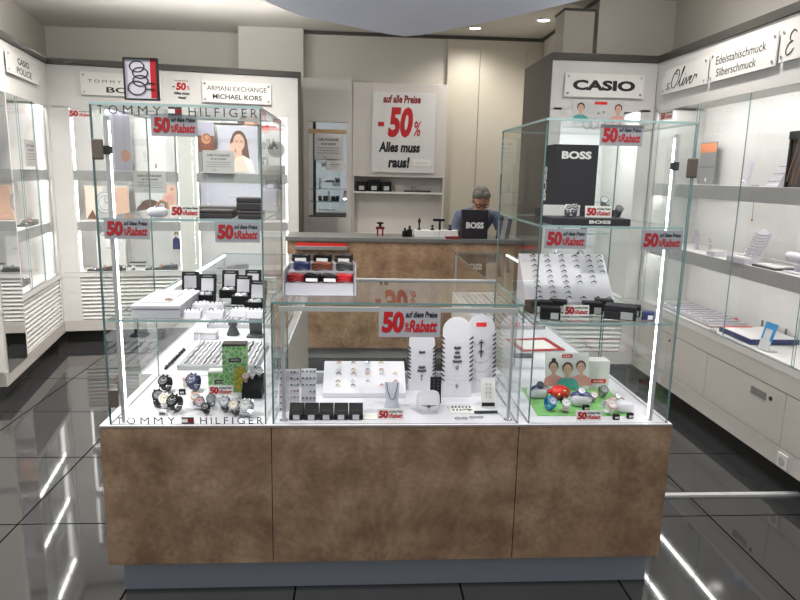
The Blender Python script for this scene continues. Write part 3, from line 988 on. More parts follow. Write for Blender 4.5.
# other things on the service counter
t = thing('ring_figure', 'small stand with a dark red body and a black top on the service counter', 'stand', (.12, 3.42, 1.0705))
MB().cbox(-.022, 0, 0, .014, .03, .075).cbox(.022, 0, 0, .014, .03, .075).cbox(0, 0, .06, .075, .03, .02).build('legs_block', M['darkred'], t)
MB().lathe([(.012, 0), (.01, .02), (.03, .028), (.034, .036), (.01, .042)], (0, 0, .08)).build('knob', M['blackplastic'], t, True)
for i, (x, h) in enumerate(((.335, .075), (.375, .095))):
    t = thing('black_bottle', '%s black bottle at the end of the pale box on the service counter' % ('short', 'taller')[i], 'bottle', (x, 3.40, 1.0705))
    MB().lathe([(.022, 0), (.024, .004), (.024, h * .6), (.01, h * .75), (.01, h)], n=18).build('bottle_body', M['blackplastic'], t, True)
t = thing('white_box', 'long pale box on the service counter carrying little black stands', 'box', (.61, 3.42, 1.0705))
MB().cbox(0, 0, 0, .37, .12, .06).build('box_body', M['cardw'], t, bevel=.002)
MB().cbox(.02, -.061, .0, .002, .002, .06).build('box_seam', M['grey'], t)
for i, (x, h, lab) in enumerate(((.46, .10, 'tallest, at its end'), (.575, .045, 'small one'), (.64, .075, 'with a wide top'), (.73, .05, 'low one'))):
    t = thing('jewel_stand', 'black little jewel stand on the long pale counter box, %s' % lab, 'stand', (x, 3.42, 1.131))
    if i == 2:
        MB().cbox(0, 0, 0, .018, .018, h).cbox(-.01, 0, h, .1, .02, .022).build('stand_body', M['blackplastic'], t)
    else:
        MB().lathe([(.02, 0), (.02, .006), (.006, .014), (.008, h * .6), (.016, h * .7), (.004, h)], n=14).build('stand_body', M['blackplastic'], t, True)
for i, (x, h) in enumerate(((.80, .09), (.765, .12))):
    t = thing('pen_holder', ('dark cup' if i == 0 else 'slim black stand') + ' at the end of the pale box on the service counter', 'holder', (.845 - .0 if i == 0 else .835, 3.56 if i == 0 else 3.47, 1.0705))
    MB().lathe([(.02, 0), (.022, .004), (.018, h), (.014, h), (.014, .01)], n=16).build('cup', M['ink'], t, True)
t = thing('notepad', 'red-edged pad with a white pen lying in front of the black bag on the counter', 'pad', (.735, 3.275, 1.0705))
MB().cbox(0, 0, 0, .12, .06, .02).build('pad_block', M['darkred'], t)
mm = MB()
mm.tube([(-.05, -.01, .026), (.05, .01, .026)], .005, 8)
mm.build('pen', M['cardw'], t, True)


# ------------------------------------------------------------------ the person bending over the counter
def person():
    t = thing('person', 'grey-haired person with glasses in a blue-grey shirt bending over the service counter', 'person', (1.10, 4.36, .0))
    me = bpy.data.meshes.new('body')
    V, E, Rr = [], [], []

    def chain(pts, start=None):
        prev = start
        ids = []
        for (x, y, z, r) in pts:
            V.append((x, y, z)); Rr.append(r)
            i = len(V) - 1
            if prev is not None:
                E.append((prev, i))
            prev = i
            ids.append(i)
        return ids
    sp = chain([(0, 0, .93, .135), (0, -.06, 1.04, .13), (0, -.13, 1.15, .145), (0, -.20, 1.23, .13), (0, -.255, 1.275, .062), (0, -.30, 1.305, .052), (0, -.325, 1.33, .06)])
    for s in (-1, 1):
        chain([(s * .1, .02, .84, .095), (s * .11, .0, .50, .062), (s * .12, .05, .12, .045), (s * .12, .03, .05, .04), (s * .125, -.1, .035, .032)], sp[0])
        arm = chain([(s * .18, -.19, 1.22, .06), (s * .25, -.30, 1.02, .048), (s * .23, -.45, 1.07, .038), (s * .16, -.62, 1.112, .028), (s * .14, -.67, 1.108, .026)], sp[3])
        hx, hy, hz = V[arm[-1]]
        for k, (dx, l) in enumerate(((-.027, .055), (-.009, .065), (.009, .062), (.027, .05))):
            chain([(hx + dx * .8, hy - .025, hz + .004, .0095), (hx + dx, hy - .04 - l * .45, hz + .006, .0085), (hx + dx * 1.05, hy - .04 - l * .8, hz - .006, .0075)], arm[-1])
        chain([(hx - s * .03, hy + .005, hz, .0105), (hx - s * .048, hy - .03, hz, .009)], arm[-1])
    me.from_pydata(V, E, [])
    o = bpy.data.objects.new('body', me)
    COL.objects.link(o)
    o.parent = t
    me.materials.append(M['skin'])
    sk = o.modifiers.new('skin', 'SKIN')
    for i, sv in enumerate(me.skin_vertices[0].data):
        sv.radius = (Rr[i], Rr[i])
        sv.use_root = (i == 0)
    sub = o.modifiers.new('sub', 'SUBSURF')
    sub.levels = 1
    sub.render_levels = 1
    dg = bpy.context.evaluated_depsgraph_get()
    nm = bpy.data.meshes.new_from_object(o.evaluated_get(dg))
    o.modifiers.clear()
    # head joined into the one body mesh: a shaped egg with nose, ears, chin
    hb = MB()
    hb.T = Matrix.Translation((0, -.36, 1.375)) @ Matrix.Rotation(R(38), 4, 'X')
    hb.ball((0, 0, .01), (.074, .092, .105), 18, 12)
    hb.ball((0, -.035, -.055), (.05, .05, .055), 14, 9)
    hb.ball((0, -.096, -.012), (.012, .018, .022), 10, 7)
    for s in (-1, 1):
        hb.ball((s * .074, .008, -.01), (.012, .02, .03), 10, 7)
        hb.ball((s * .03, -.083, .018), (.011, .008, .008), 8, 6)
    hb.ball((0, -.086, -.055), (.022, .008, .006), 8, 6)
    vs = [tuple(v.co) for v in nm.vertices] + hb.v
    n0 = len(nm.vertices)
    fs = [tuple(p.vertices) for p in nm.polygons] + [tuple(i + n0 for i in f) for f in hb.f]
    fm = bpy.data.meshes.new('body')
    fm.from_pydata(vs, [], fs)
    for k in ('skin', 'cloth', 'trousers', 'blackplastic'):
        fm.materials.append(M[k])
    for p in fm.polygons:
        c = p.center
        if c.z < .09:
            p.material_index = 3
        elif c.z < .95:
            p.material_index = 2
        elif c.y > -.25 and c.z < 1.45 and p.index < len(nm.polygons):
            p.material_index = 1
        elif c.z < 1.19 and c.y > -.56 and p.index < len(nm.polygons):
            p.material_index = 1
    fm.shade_smooth()
    o.data = fm
    h = MB()
    h.T = Matrix.Translation((0, -.36, 1.375)) @ Matrix.Rotation(R(38), 4, 'X')
    h.ball((0, .022, .045), (.083, .09, .088), 22, 14)
    h.ball((0, .05, .0), (.079, .06, .08), 20, 12)
    h.ball((.03, -.03, .085), (.05, .045, .035), 14, 9)
    h.ball((-.03, -.03, .088), (.05, .045, .033), 14, 9)
    h.build('hair', M['hair'], t, True, angle=3)
    g = MB()
    g.T = Matrix.Translation((0, -.36, 1.375)) @ Matrix.Rotation(R(38), 4, 'X')
    for s in (-1, 1):
        g.tube([(s * .033 + .026 * math.cos(a * PI / 9), -.102, .014 + .019 * math.sin(a * PI / 9)) for a in range(18)], .003, 6, closed=True)
        g.tube([(s * .058, -.10, .018), (s * .08, -.02, .016), (s * .08, .02, .01)], .0028, 6)
    g.tube([(-.008, -.104, .018), (.008, -.104, .018)], .003, 6)
    g.build('glasses', M['blackplastic'], t, True)
    return t


person()

# ------------------------------------------------------------------ the island of showcases
D = .69
isl = thing('showcase_island', 'brown-panelled island base with slate plinth carrying all the glass showcases', 'counter', (0, 0, 0))
for (a, b) in ((-.994, -.3845), (-.3815, .5345), (.5375, 1.126)):
    MB().box(a, b, 0, .02, .138, .683).build('front_panel', M['stone'], isl, bevel=.0015)
MB().box(-.994, -.974, .02, .62, .138, .683).box(1.106, 1.126, .02, .74, .138, .683).build('side_panel', M['stone'], isl)
MB().box(-.974, 1.106, .021, .52, .15, .68).build('core', M['white'], isl)
MB().box(-.96, 1.105, .055, .075, 0, .138).box(-.955, -.935, .075, .6, 0, .138).box(1.085, 1.105, .075, .7, 0, .138).build('plinth', M['plinth_blue'], isl)
MB().box(-.994, -.3835, .0, .62, .683, D).box(-.3835, .5365, .0, .52, .683, D).box(.5365, 1.126, .0, .74, .683, D).build('deck', M['deck'], isl)
MB().box(-.994, 1.126, -.001, .0, .682, D).build('front_edge_trim', M['edge'], isl)


def tower(label, x0, x1, y1, ztop, postx, hinge_side):
    t = thing('glass_tower', label, 'showcase', (0, 0, 0))
    y0 = .012
    pane(t, x0, x1, y0, y0 + .006, D, ztop)                        # front
    pane(t, x0, x0 + .006, y0 + .006, y1, D, ztop)                 # sides
    pane(t, x1 - .006, x1, y0 + .006, y1, D, ztop)
    pane(t, x0 + .006, x1 - .006, y1 - .006, y1, D, ztop)          # rear
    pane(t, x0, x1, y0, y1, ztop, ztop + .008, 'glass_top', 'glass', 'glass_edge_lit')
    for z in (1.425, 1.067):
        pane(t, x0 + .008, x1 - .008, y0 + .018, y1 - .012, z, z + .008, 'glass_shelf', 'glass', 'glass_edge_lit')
    for i, px in enumerate(postx):
        p = MB().cyl((px, .040), .0085, D, ztop - .035, 14).build('light_post', M['post'], t, True)
        s = -1 if px > (x0 + x1) / 2 else 1
        MB().box(px + s * .0105 - .0013, px + s * .0105 + .0013, .0388, .0414, D + .01, ztop - .05).build('led_strip', M['led_post'], p)
        MB().cbox(px, .040, ztop - .16, .024, .024, .03).build('post_clamp', M['darkmetal'], p, bevel=.003)
    hx = x0 + .012 if hinge_side < 0 else x1
    for z in (ztop - .178, .757) if hinge_side < 0 else (ztop - .185,):
        MB().box(min(hx - .012 * hinge_side, hx + .010 * hinge_side) - (.016 if hinge_side > 0 else 0), max(hx - .012 * hinge_side, hx + .010 * hinge_side) + (.016 if hinge_side < 0 else 0), .002, y0, z, z + .068).build('glass_hinge', M['hinge'], t, bevel=.0045)
    return t


tw1 = tower('tall glass tower full of watches with the ring-logo card on top', -.962, -.402, .60, 1.805, (-.92,), -1)
tw2 = tower('tall glass showcase tower holding the black paper bag and kids watches', .572, 1.112, .72, 1.795, (1.055,), 1)
# letters stuck on the glass of the watch tower
for (z0, z1, nm) in ((1.776, 1.804, 'top'), (.692, .718, 'foot')):
    m = MB()
    xx = -.935
    words = [('T', .018), ('O', .030), ('M', .031), ('M', .031), ('Y', .027)]
    x = -.935
    for ch, w in words:
        m.text(ch, x, x + w, z0, z1, 0, 0, .0)
        x += w + .0172
    fx = x + .006
    h = z1 - z0
    m.rect(fx, fx + .044, z0, z1, 0, 0)
    m.rect(fx, fx + .0215, z0 + h * .25, z1 - h * .25, -.0004, 2)
    m.rect(fx + .022, fx + .044, z0 + h * .25, z1 - h * .25, -.0004, 1)
    x = fx + .044 + .022
    for ch, w in [('H', .024), ('I', .004), ('L', .016), ('F', .016), ('I', .004), ('G', .028), ('E', .017), ('R', .021)]:
        m.text(ch, x, x + w, z0, z1, 0, 0, .0)
        x += w + .0137
    mm = [v for v in m.v]
    m.v = [(v[0], .0112 + v[1], v[2]) for v in mm]
    m.build('lettering', [M['ink'], M['darkred'], M['cardw']], tw1)

# low middle case
cc = thing('glass_counter_case', 'low wide glass case between the two towers holding necklaces and rings', 'showcase', (0, 0, 0))
x0, x1, y0, y1, zt = -.380, .534, .012, .52, 1.139
pane(cc, x0, x1, y0, y0 + .006, D, zt)
pane(cc, x0, x0 + .006, y0 + .006, y1, D, zt)
pane(cc, x1 - .006, x1, y0 + .006, y1, D, zt)
pane(cc, x0 + .006, x1 - .006, y1 - .006, y1, D + .05, zt)
pane(cc, x0, x1, y0, y1, zt, zt + .008, 'glass_top', 'glass', 'glass_edge')
MB().box(x0, x1, y1, y1 + .018, zt - .0, zt + .014).build('rear_rail', M['lightgrey'], cc)
MB().box(x0 + .006, x1 - .006, y1 - .03, y1 - .006, D, D + .05).build('rear_track', M['lightgrey'], cc)
for px in (-.342, .502):
    p = MB().cyl((px, .048), .007, D, 1.118, 14).build('light_post', M['post'], cc, True)
    MB().lathe([(.016, 0), (.016, .004), (.008, .006)], (px, .048, D), 16).build('post_foot', M['chrome'], p, True)
MB().box(-.355, .515, .041, .055, 1.108, 1.124).build('light_bar', M['post'], cc)
MB().box(-.345, .505, .0552, .058, 1.111, 1.121).build('led_strip', M['led_post'], cc)


# arms of the island running to the service counter
def arm(label, x0, x1, y0, y1, ztop, outer):
    t = thing('low_showcase', label, 'showcase', (0, 0, 0))
    MB().box(x0, x1, y0, y1, .10, .683).build('base_cabinet', M['cab_grey'], t)
    MB().box(x0 + .05, x1 - .05, y0, y1 - .05, 0, .10).build('plinth', M['plinth'], t)
    MB().box(x0, x1, y0, y1, .683, D).build('deck', M['deck'], t)
    pane(t, x0 + .004, x0 + .010, y0, y1 - .006, D, ztop)
    pane(t, x1 - .010, x1 - .004, y0, y1 - .006, D, ztop)
    pane(t, x0 + .004, x1 - .004, y1 - .012, y1 - .006, D, ztop)
    pane(t, x0, x1, y0, y1, ztop, ztop + .007, 'glass_top', 'glass', 'glass_edge')
    for (x, y) in ((x0 + .015, y1 - .02), (x1 - .015, y1 - .02)):
        MB().box(x - .009, x + .009, y - .009, y + .009, D, ztop).build('corner_post', M['metal'], t)
    s = x0 + .012 if outer < 0 else x1 - .024
    MB().box(s, s + .012, y0 + .1, y1 - .04, ztop - .012, ztop - .001).build('led_strip', M['led'], t)
    return t


arm('low glass showcase arm behind the watch tower, full of bracelet trays', -1.055, -.44, .625, 2.56, 1.0, -1)
arm('low glass showcase arm behind the tower with the black bag', .685, 1.115, .745, 2.83, 1.0, 1)


# ------------------------------------------------------------------ watches
def make_watch(name, label, strap, case, dial, s=1.0, metal_strap=False, loc=(0, 0, 0), rz=0., wide=1.0):
    """upright watch on its curved strap, dial facing -y and tilted up; about 45 mm wide, 58 mm tall at s=1"""
    t = thing(name, label, 'watch', loc, rz)
    b = MB()
    n = 22
    ry, rz_ = .026 * s, .026 * s
    wd, th = .020 * s * wide, .003 * s
    ring = []
    for i in range(n + 1):
        a = R(215 - 355 * i / n)
        ring.append((math.cos(a), math.sin(a)))
    vs, fs = [], []
    cz = .029 * s
    for (c, sn) in ring:
        for rad in (1, 1 - th / ry):
            for x in (-wd / 2, wd / 2):
                vs.append((x, -c * ry * rad * 1.0, cz + sn * rz_ * rad))
    k = len(ring)
    for i in range(k - 1):
        o = i * 4
        q = o + 4
        fs += [(o, q, q + 1, o + 1), (o + 2, o + 3, q + 3, q + 2), (o, o + 2, q + 2, q), (o + 1, q + 1, q + 3, o + 3)]
    fs += [(0, 1, 3, 2), (4 * k - 4, 4 * k - 2, 4 * k - 1, 4 * k - 3)]
    b.add(vs, fs)
    if metal_strap:
        for (c, sn) in ring[1:-1:2]:
            b.T = Matrix.Translation((0, -c * ry, cz + sn * rz_)) @ Matrix.Rotation(math.atan2(sn, -c), 4, 'X')
            b.cbox(0, 0, -.004 * s, wd * 1.06, .0045 * s, .008 * s)
        b.T = Matrix.Identity(4)
    st = b.build('strap', M[strap], t)
    T = Matrix.Translation((0, -.019 * s, .045 * s)) @ Matrix.Rotation(R(52), 4, 'X')
    c = MB()
    c.T = T
    rc = .0205 * s
    c.lathe([(rc * .95, -.004 * s), (rc, .0), (rc, .006 * s), (rc * .9, .009 * s), (rc * .80, .009 * s), (rc * .78, .0065 * s)], n=26)
    for sx in (-1, 1):
        for sy in (-1, 1):
            c.cbox(sx * .0085 * s, sy * rc * .98, -.002 * s, .004 * s, .009 * s, .006 * s)
    cs = c.build('case', M[case], t, True)
    k = MB()
    k.T = T
    k.tube([(rc * .98, 0, .003 * s), (rc * 1.18, 0, .003 * s)], .0025 * s, 10)
    k.build('crown', M[case], cs, True)
    d = MB()
    d.T = T
    d.lathe([(rc * .8, .0055 * s), (rc * .8, .0067 * s)], n=24, m=0)
    for i in range(12):
        a = 2 * PI * i / 12
        d.T = T @ Matrix.Rotation(a, 4, 'Z')
        d.box(-.0006 * s, .0006 * s, rc * .6, rc * .74, .0067 * s, .0072 * s, 1)
    d.T = T @ Matrix.Rotation(R(55), 4, 'Z')
    d.box(-.0008 * s, .0008 * s, -.002 * s, rc * .45, .0072 * s, .0077 * s, 1)
    d.T = T @ Matrix.Rotation(R(-60), 4, 'Z')
    d.box(-.0006 * s, .0006 * s, -.002 * s, rc * .65, .0077 * s, .0082 * s, 1)
    if name == 'chronograph_watch':
        for (px, py) in ((.38, 0), (-.38, 0), (0, -.40)):
            d.T = T @ Matrix.Translation((px * rc, py * rc, 0))
            d.tube([(rc * .17 * math.cos(2 * PI * q / 12), rc * .17 * math.sin(2 * PI * q / 12), .0068 * s) for q in range(12)], .0005 * s, 5, 2, closed=True)
    d.build('dial', [M[dial], M['cardw'] if dial in ('black', 'ink', 'navy', 'charcoal') else M['black'], M['lightgrey']], t)
    return t


WG = 'watches standing on the deck of the watch tower'
def W(name, lab, strap, case, dial, s, x, y, rz, ms=False, z=D + .0005, wide=1.0):
    o = make_watch(name, lab, strap, case, dial, s, ms, (x, y, z), rz, wide)
    o['group'] = WG
    return o


W('chronograph_watch', 'black chronograph with steel dial rings, standing alone behind the black pair', 'black', 'blackplastic', 'ink', 1.12, -.863, .385, -.25)
W('chronograph_watch', 'navy blue chronograph next to the little pink box', 'navy', 'navy', 'navy', 1.2, -.750, .395, -.3)
W('chronograph_watch', 'black chunky watch with grey dial behind the white and gold watch', 'black', 'blackplastic', 'grey', 1.1, -.850, .205, .5)
W('dress_watch', 'white strap watch with a gold dial between two black watches', 'velvet', 'cardw', 'cream', 1.05, -.808, .175, .1)
W('chronograph_watch', 'black chunky watch in front of the white and gold watch', 'black', 'blackplastic', 'charcoal', 1.12, -.760, .145, -.35)
W('dress_watch', 'rose and cream dial watch at the back of the small ladies group', 'lightgrey', 'rose', 'cardw', .85, -.708, .225, .2, True)
W('dress_watch', 'silver ladies watch with pale pink dial in the middle of the ladies group', 'silver', 'silver', 'pink', .85, -.674, .17, 0, True)
W('dress_watch', 'small silver ladies watch behind the black digital watch', 'silver', 'silver', 'lightgrey', .8, -.640, .21, -.2, True)
W('digital_watch', 'small black digital watch in front of the ladies group', 'black', 'blackplastic', 'ink', .75, -.640, .118, -.1)
W('steel_watch', 'steel watch with pale blue dial and black strap, first of the front row of three', 'ink', 'silver', 'lilac', .98, -.575, .15, -.1)
W('steel_watch', 'steel watch with cream dial, middle of the front row of three', 'ink', 'silver', 'cream', 1.0, -.530, .112, -.2)
W('steel_watch', 'wide steel watch with grey dial, last of the front row of three', 'silver', 'silver', 'lightgrey', 1.08, -.482, .10, -.3, True)
t = thing('price_block', 'tiny white price block in front of the white and gold watch', 'price tag', (-.80, .105, D + .0005))
MB().cbox(0, 0, 0, .03, .012, .022).build('block', M['cardw'], t, bevel=.002)
MB().box(-.011, .011, -.0066, -.0061, .004, .013).build('digits', M['ink'], t)
for (x, y, lab) in ((-.79, .345, 'navy chronograph'), (-.87, .30, 'lone black chronograph')):
    t = thing('price_cube', 'tiny black price cube in front of the ' + lab, 'price tag', (x, y, D + .0005), .1)
    MB().cbox(0, 0, 0, .026, .016, .022).build('cube_body', M['blackplastic'], t, bevel=.002)
    MB().box(-.008, .008, -.0088, -.0081, .006, .014).build('digits', M['lightgrey'], t)
t = thing('gift_box', 'little salmon pink gift box beside the navy chronograph', 'box', (-.79, .46, D + .0005), .2)
MB().cbox(0, 0, 0, .05, .04, .03).build('box_body', M['cream'], t, bevel=.003)
MB().cbox(0, 0, .03, .053, .043, .012).build('lid', M['pink'], t, bevel=.003)


def print_box(name, lab, loc, rz, w, d, h, lx0, lx1, lz0, lz1, flower=False):
    t = thing(name, lab, 'box', loc, rz)
    MB().cbox(0, 0, 0, w, d, h - .008).build('box_body', M['leaf'], t, bevel=.001)
    MB().cbox(0, 0, h - .008, w + .001, d + .001, .008).build('lid_edge', M['hair_d'] if flower else M['cardw'], t)
    MB().box(lx0 - .001, lx1 + .001, -d / 2 - .0012, -d / 2 - .0006, lz0, lz1).build('label_plate', M['black'], t)
    MB().text('DIESEL' if False else 'WATCH', lx0 + .006, lx1 - .006, lz0 + (lz1 - lz0) * .3, lz0 + (lz1 - lz0) * .7, -d / 2 - .0016, 0, .02).build('lettering', M['cardw'], t)
    if flower:
        m = MB()
        m.ell(.022, .055, .026, .058, -d / 2 - .0008, 0, 14)
        m.build('flower_print', M['yellowprint'], t)
    return t


print_box('patterned_box', 'tall green leaf-patterned watch box with a yellow flower corner', (-.582, .405, D + .0005), .05, .098, .06, .205, -.022, .026, .130, .146, True)
print_box('patterned_box', 'small green leaf-patterned box with a white lid beside the tall one', (-.666, .455, D + .0005), .05, .076, .05, .072, -.01, .034, .018, .034)
t = thing('watch_stand', 'black stepped stand carrying ladies watches beside the tall green box', 'stand', (-.499, .33, D + .0005))
MB().prism([(-.04, 0), (.04, 0), (.04, .085), (.02, .085), (-.04, .03)], 'x', -.04, .04).build('stand_body', M['blackleather'], t)
for i in range(3):
    make_watch('bangle_watch', 'slim bangle watch on the black stepped stand, %s' % ('at its outer end beside the box', 'in the middle', 'round dial one on top')[i], 'silver', ('rose', 'silver', 'silver')[i], 'lightgrey', .72, True,
               (-.524 + .026 * i, .318 + .012 * i, D + .0585 + .008 * i), 0, .7)['group'] = 'bangle watches on the black stand'


# ------------------------------------------------------------------ upper shelves of the watch tower
Z1, Z2 = 1.4335, 1.0755
t = thing('watch_pillow', 'white pillow with a pale watch on the upper watch tower shelf', 'pillow', (-.775, .075, Z1))
MB().ball((0, 0, .018), (.034, .028, .018), 16, 10, e=.7).build('pillow_body', M['velvet'], t, True)
m = MB()
m.tube([(.0, -.026 * math.cos(a * PI / 6), .018 + .0185 * math.sin(a * PI / 6)) for a in range(7)], .003, 8)
m.lathe([(.011, 0), (.011, .004)], (0, 0, .035), 14)
m.build('pale_watch', M['silver'], t, True)
for i, (x, y, w, d, h, z, lab) in enumerate(((-.575, .11, .12, .09, .030, Z1, 'low dark leather tray at one end of the upper shelf row'), (-.455, .11, .085, .09, .028, Z1, 'low dark leather tray under the raised box'),
                                             (-.600, .24, .15, .08, .034, Z1, 'long dark leather roll behind the low trays'), (-.463, .125, .088, .085, .045, Z1 + .029, 'raised dark leather box on top of the low tray'))):
    t = thing('leather_box', lab + ' in the watch tower', 'box', (x, y, z), .03 * i, 'dark leather boxes on the upper shelf')
    MB().cbox(0, 0, 0, w, d, h * .62).build('box_body', M['brownbox'], t, bevel=.004)
    MB().cbox(0, 0, h * .62, w * 1.01, d * 1.01, h * .38).build('lid', M['brownbox'], t, bevel=.004)
t = thing('flat_white_box', 'large flat white gift box on the lower watch tower shelf', 'box', (-.790, .20, Z2))
MB().cbox(0, 0, 0, .168, .31, .035).build('box_body', M['velvet'], t, bevel=.003)
MB().cbox(0, 0, .035, .172, .315, .014).build('lid', M['velvet'], t, bevel=.003)
MB().cbox(-.02, -.01, .0492, .11, .2, .002).build('inlay', M['lightgrey'], t)
MB().cbox(.02, -.06, .0495, .02, .02, .006).build('seal', M['rose'], t)


def open_box(lab, loc, rz, s=1.0):
    t = thing('watch_box', lab, 'box', loc, rz, 'open black watch boxes')
    w, d, h = .068 * s, .062 * s, .034 * s
    m = MB()
    m.box(-w / 2, w / 2, -d / 2, d / 2, 0, .006 * s).box(-w / 2, -w / 2 + .005, -d / 2, d / 2, 0, h).box(w / 2 - .005, w / 2, -d / 2, d / 2, 0, h).box(-w / 2, w / 2, -d / 2, -d / 2 + .005, 0, h).box(-w / 2, w / 2, d / 2 - .005, d / 2, 0, h)
    m.build('box_body', M['blackleather'], t)
    l = MB()
    l.T = Matrix.Translation((0, d / 2, h)) @ Matrix.Rotation(R(-12), 4, 'X')
    l.box(-w / 2, w / 2, 0, .014 * s, 0, .075 * s, 0).box(-w / 2 + .010, w / 2 - .010, -.002, 0, .006, .058 * s, 1).box(-w / 2 + .016, w / 2 - .016, -.003, -.0005, .064 * s, .069 * s, 2)
    l.build('lid', [M['blackleather'], M['velvet'], M['grey']], t)
    c = MB()
    c.ball((0, -.004, h * .85), (w * .36, d * .34, h * .45), 14, 9, e=.6)
    cu = c.build('cushion', M['velvet'], t, True)
    k = MB()
    k.tube([(0, -.004 + d * .35 * math.cos(a * PI / 6), h * .85 + h * .47 * math.sin(a * PI / 6)) for a in range(7)], .0035, 8)
    k.lathe([(.012 * s, 0), (.012 * s, .005)], (0, -.004, h * 1.28), 14)
    k.build('boxed_watch', M['silver'], t, True)
    return t


ob = open_box('open black watch box next to the flat white box', (-.765, .425, Z2), .12)
dup(ob, (-.684, .36, Z2), .02, 'open black watch box second from the flat white box')
dup(ob, (-.616, .48, Z2), .0, 'open black watch box in the rear row, above the ring pads')
dup(ob, (-.540, .345, Z2), -.05, 'open black watch box in the middle of the front row on the lower shelf')
dup(ob, (-.525, .50, Z2), -.05, 'open black watch box in the rear corner of the lower shelf')
dup(ob, (-.466, .22, Z2), -.12, 'open black watch box nearest the tower corner next to the middle case')


def ring_pad(lab, loc, rz, w=.06, n=2, h=.03):
    t = thing('ring_pad', lab, 'display pad', loc, rz, 'white ring pads in the watch tower')
    MB().prism([(-.022, 0), (.022, 0), (.022, h), (-.008, h * .8)], 'x', -w / 2, w / 2).build('pad', M['velvet'], t, bevel=.002)
    for i in range(n):
        x = (i - (n - 1) / 2) * w / n
        m = MB()
        m.tube([(x + .008 * math.cos(a * PI / 8), .004, h * .9 + .008 * math.sin(a * PI / 8)) for a in range(9)], .0022, 6)
        m.build('ring', M['ink'] if i == 0 else M['silver'], t, True)
    return t


rp = ring_pad('white ring pad before the rear open box', (-.609, .20, Z2), 0, .06)
dup(rp, (-.665, .065, Z2), .06, 'white ring pad at the front edge beside the flat white box')
dup(rp, (-.585, .065, Z2), 0, 'white ring pad second along the front edge')
dup(rp, (-.505, .10, Z2), -.2, 'white ring pad in front of the middle open box')
dup(rp, (-.445, .08, Z2), -.1, 'white ring pad at the front corner near the middle case')
dup(rp, (-.672, .21, Z2), .1, 'white ring pad between the flat white box and the open boxes')

# ------------------------------------------------------------------ trays in the island arm behind the watch tower
def strip_tray(lab, loc, rz, w, d, n, rx=0., item='silver', group='bracelet trays'):
    t = thing('bracelet_tray', lab, 'tray', loc, rz, group, rx)
    MB().box(-w / 2, w / 2, -d / 2, d / 2, 0, .012).box(-w / 2, -w / 2 + .008, -d / 2, d / 2, .012, .022).box(w / 2 - .008, w / 2, -d / 2, d / 2, .012, .022).box(-w / 2, w / 2, -d / 2, -d / 2 + .008, .012, .022).box(-w / 2, w / 2, d / 2 - .008, d / 2, .012, .022).build('tray_frame', M['lightgrey'], t)
    m = MB()
    pw = (w - .02) / n
    for i in range(n):
        x = -w / 2 + .01 + pw * (i + .5)
        m.prism([(x - pw * .42, .012), (x + pw * .42, .012), (x + pw * .3, .026), (x - pw * .3, .026)], 'y', -d / 2 + .01, d / 2 - .01)
    m.build('pad_strips', M['velvet'], t)
    for i in range(n):
        x = -w / 2 + .01 + pw * (i + .5)
        m = MB()
        m.tube([(x + .003 * math.sin(k * 1.7), -d / 2 + .02 + (d - .04) * k / 14, .0285) for k in range(15)], .0035 if i % 3 else .006, 6)
        m.build('bracelet', M[('grey', item, 'ink', item)[i % 4]], t, True)
    return t


strip_tray('striped grey bracelet tray right behind the watch tower', (-.72, .90, D + .0005), 0, .36, .44, 8)
strip_tray('second striped bracelet tray, behind the dark ring stand', (-.72, 1.72, D + .0005), 0, .46, .40, 10)
strip_tray('third striped bracelet tray at the counter end of the low arm', (-.72, 2.22, D + .0005), 0, .46, .44, 10)
t = thing('ring_stand', 'small dark cone ring stand in the low arm behind the tall green box', 'stand', (-.77, 1.36, D + .0005))
MB().lathe([(.035, 0), (.036, .008), (.018, .05), (.026, .06), (.02, .085), (.006, .092)], n=18).build('stand_body', M['ink'], t, True)
t = thing('bracelet_bust', 'dark upright bracelet bust in the low arm near the tower corner', 'stand', (-.640, 1.32, D + .0005))
MB().cbox(0, 0, 0, .09, .07, .012).prism([(.02, .012), (.035, .012), (.022, .14), (-.005, .15), (-.012, .14)], 'x', -.035, .035).build('bust_body', M['ink'], t, bevel=.004)
t = thing('label_strip', 'long dark beaded bracelet lying along the edge of the low arm deck', 'bracelet', (-.955, .86, D + .0005))
m = MB()
for k in range(22):
    m.ball((.004 * math.sin(k * 2.3), -.17 + .016 * k, .007), .007, 8, 6)
m.build('beads', M['black'], t, True)
for i, (y, w) in enumerate(((1.28, .12), (2.48, .30))):
    t = thing('flat_white_box', 'flat pale jewel case in the low arm, %s' % ('between the first two trays' if i == 0 else 'last before the counter'), 'box', (-.90 if i == 0 else -.72, y if i == 0 else 2.48, D + .0005))
    MB().cbox(0, 0, 0, w, .07, .03).build('box_body', M['velvet'], t, bevel=.003)
    MB().cbox(0, 0, .03, w * 1.02, .072, .012).build('lid', M['lightgrey'], t, bevel=.003)

# in the other arm: red framed sign and card
t = thing('framed_card', 'white card with a red frame lying on the deck behind the black bag tower', 'card', (.90, 1.15, D + .0005), .12)
MB().cbox(0, 0, 0, .24, .26, .006).build('card_sheet', M['cardw'], t)
m = MB()
m.box(-.12, .12, -.13, -.105, .006, .012).box(-.12, .12, .105, .13, .006, .012).box(-.12, -.098, -.105, .105, .006, .012).box(.098, .12, -.105, .105, .006, .012)
m.build('red_frame', M['red'], t)
t = thing('black_label', 'small black label strip beside the red framed card', 'label', (.78, .93, D + .0005))
MB().cbox(0, 0, 0, .10, .05, .012).build('label_body', M['blackplastic'], t)
strip_tray('bracelet tray in the low arm behind the ring display of the bag tower', (.90, 1.75, D + .0005), 0, .34, .42, 8)
strip_tray('bracelet tray at the counter end of the arm behind the bag tower', (.90, 2.38, D + .0005), 0, .34, .42, 8)


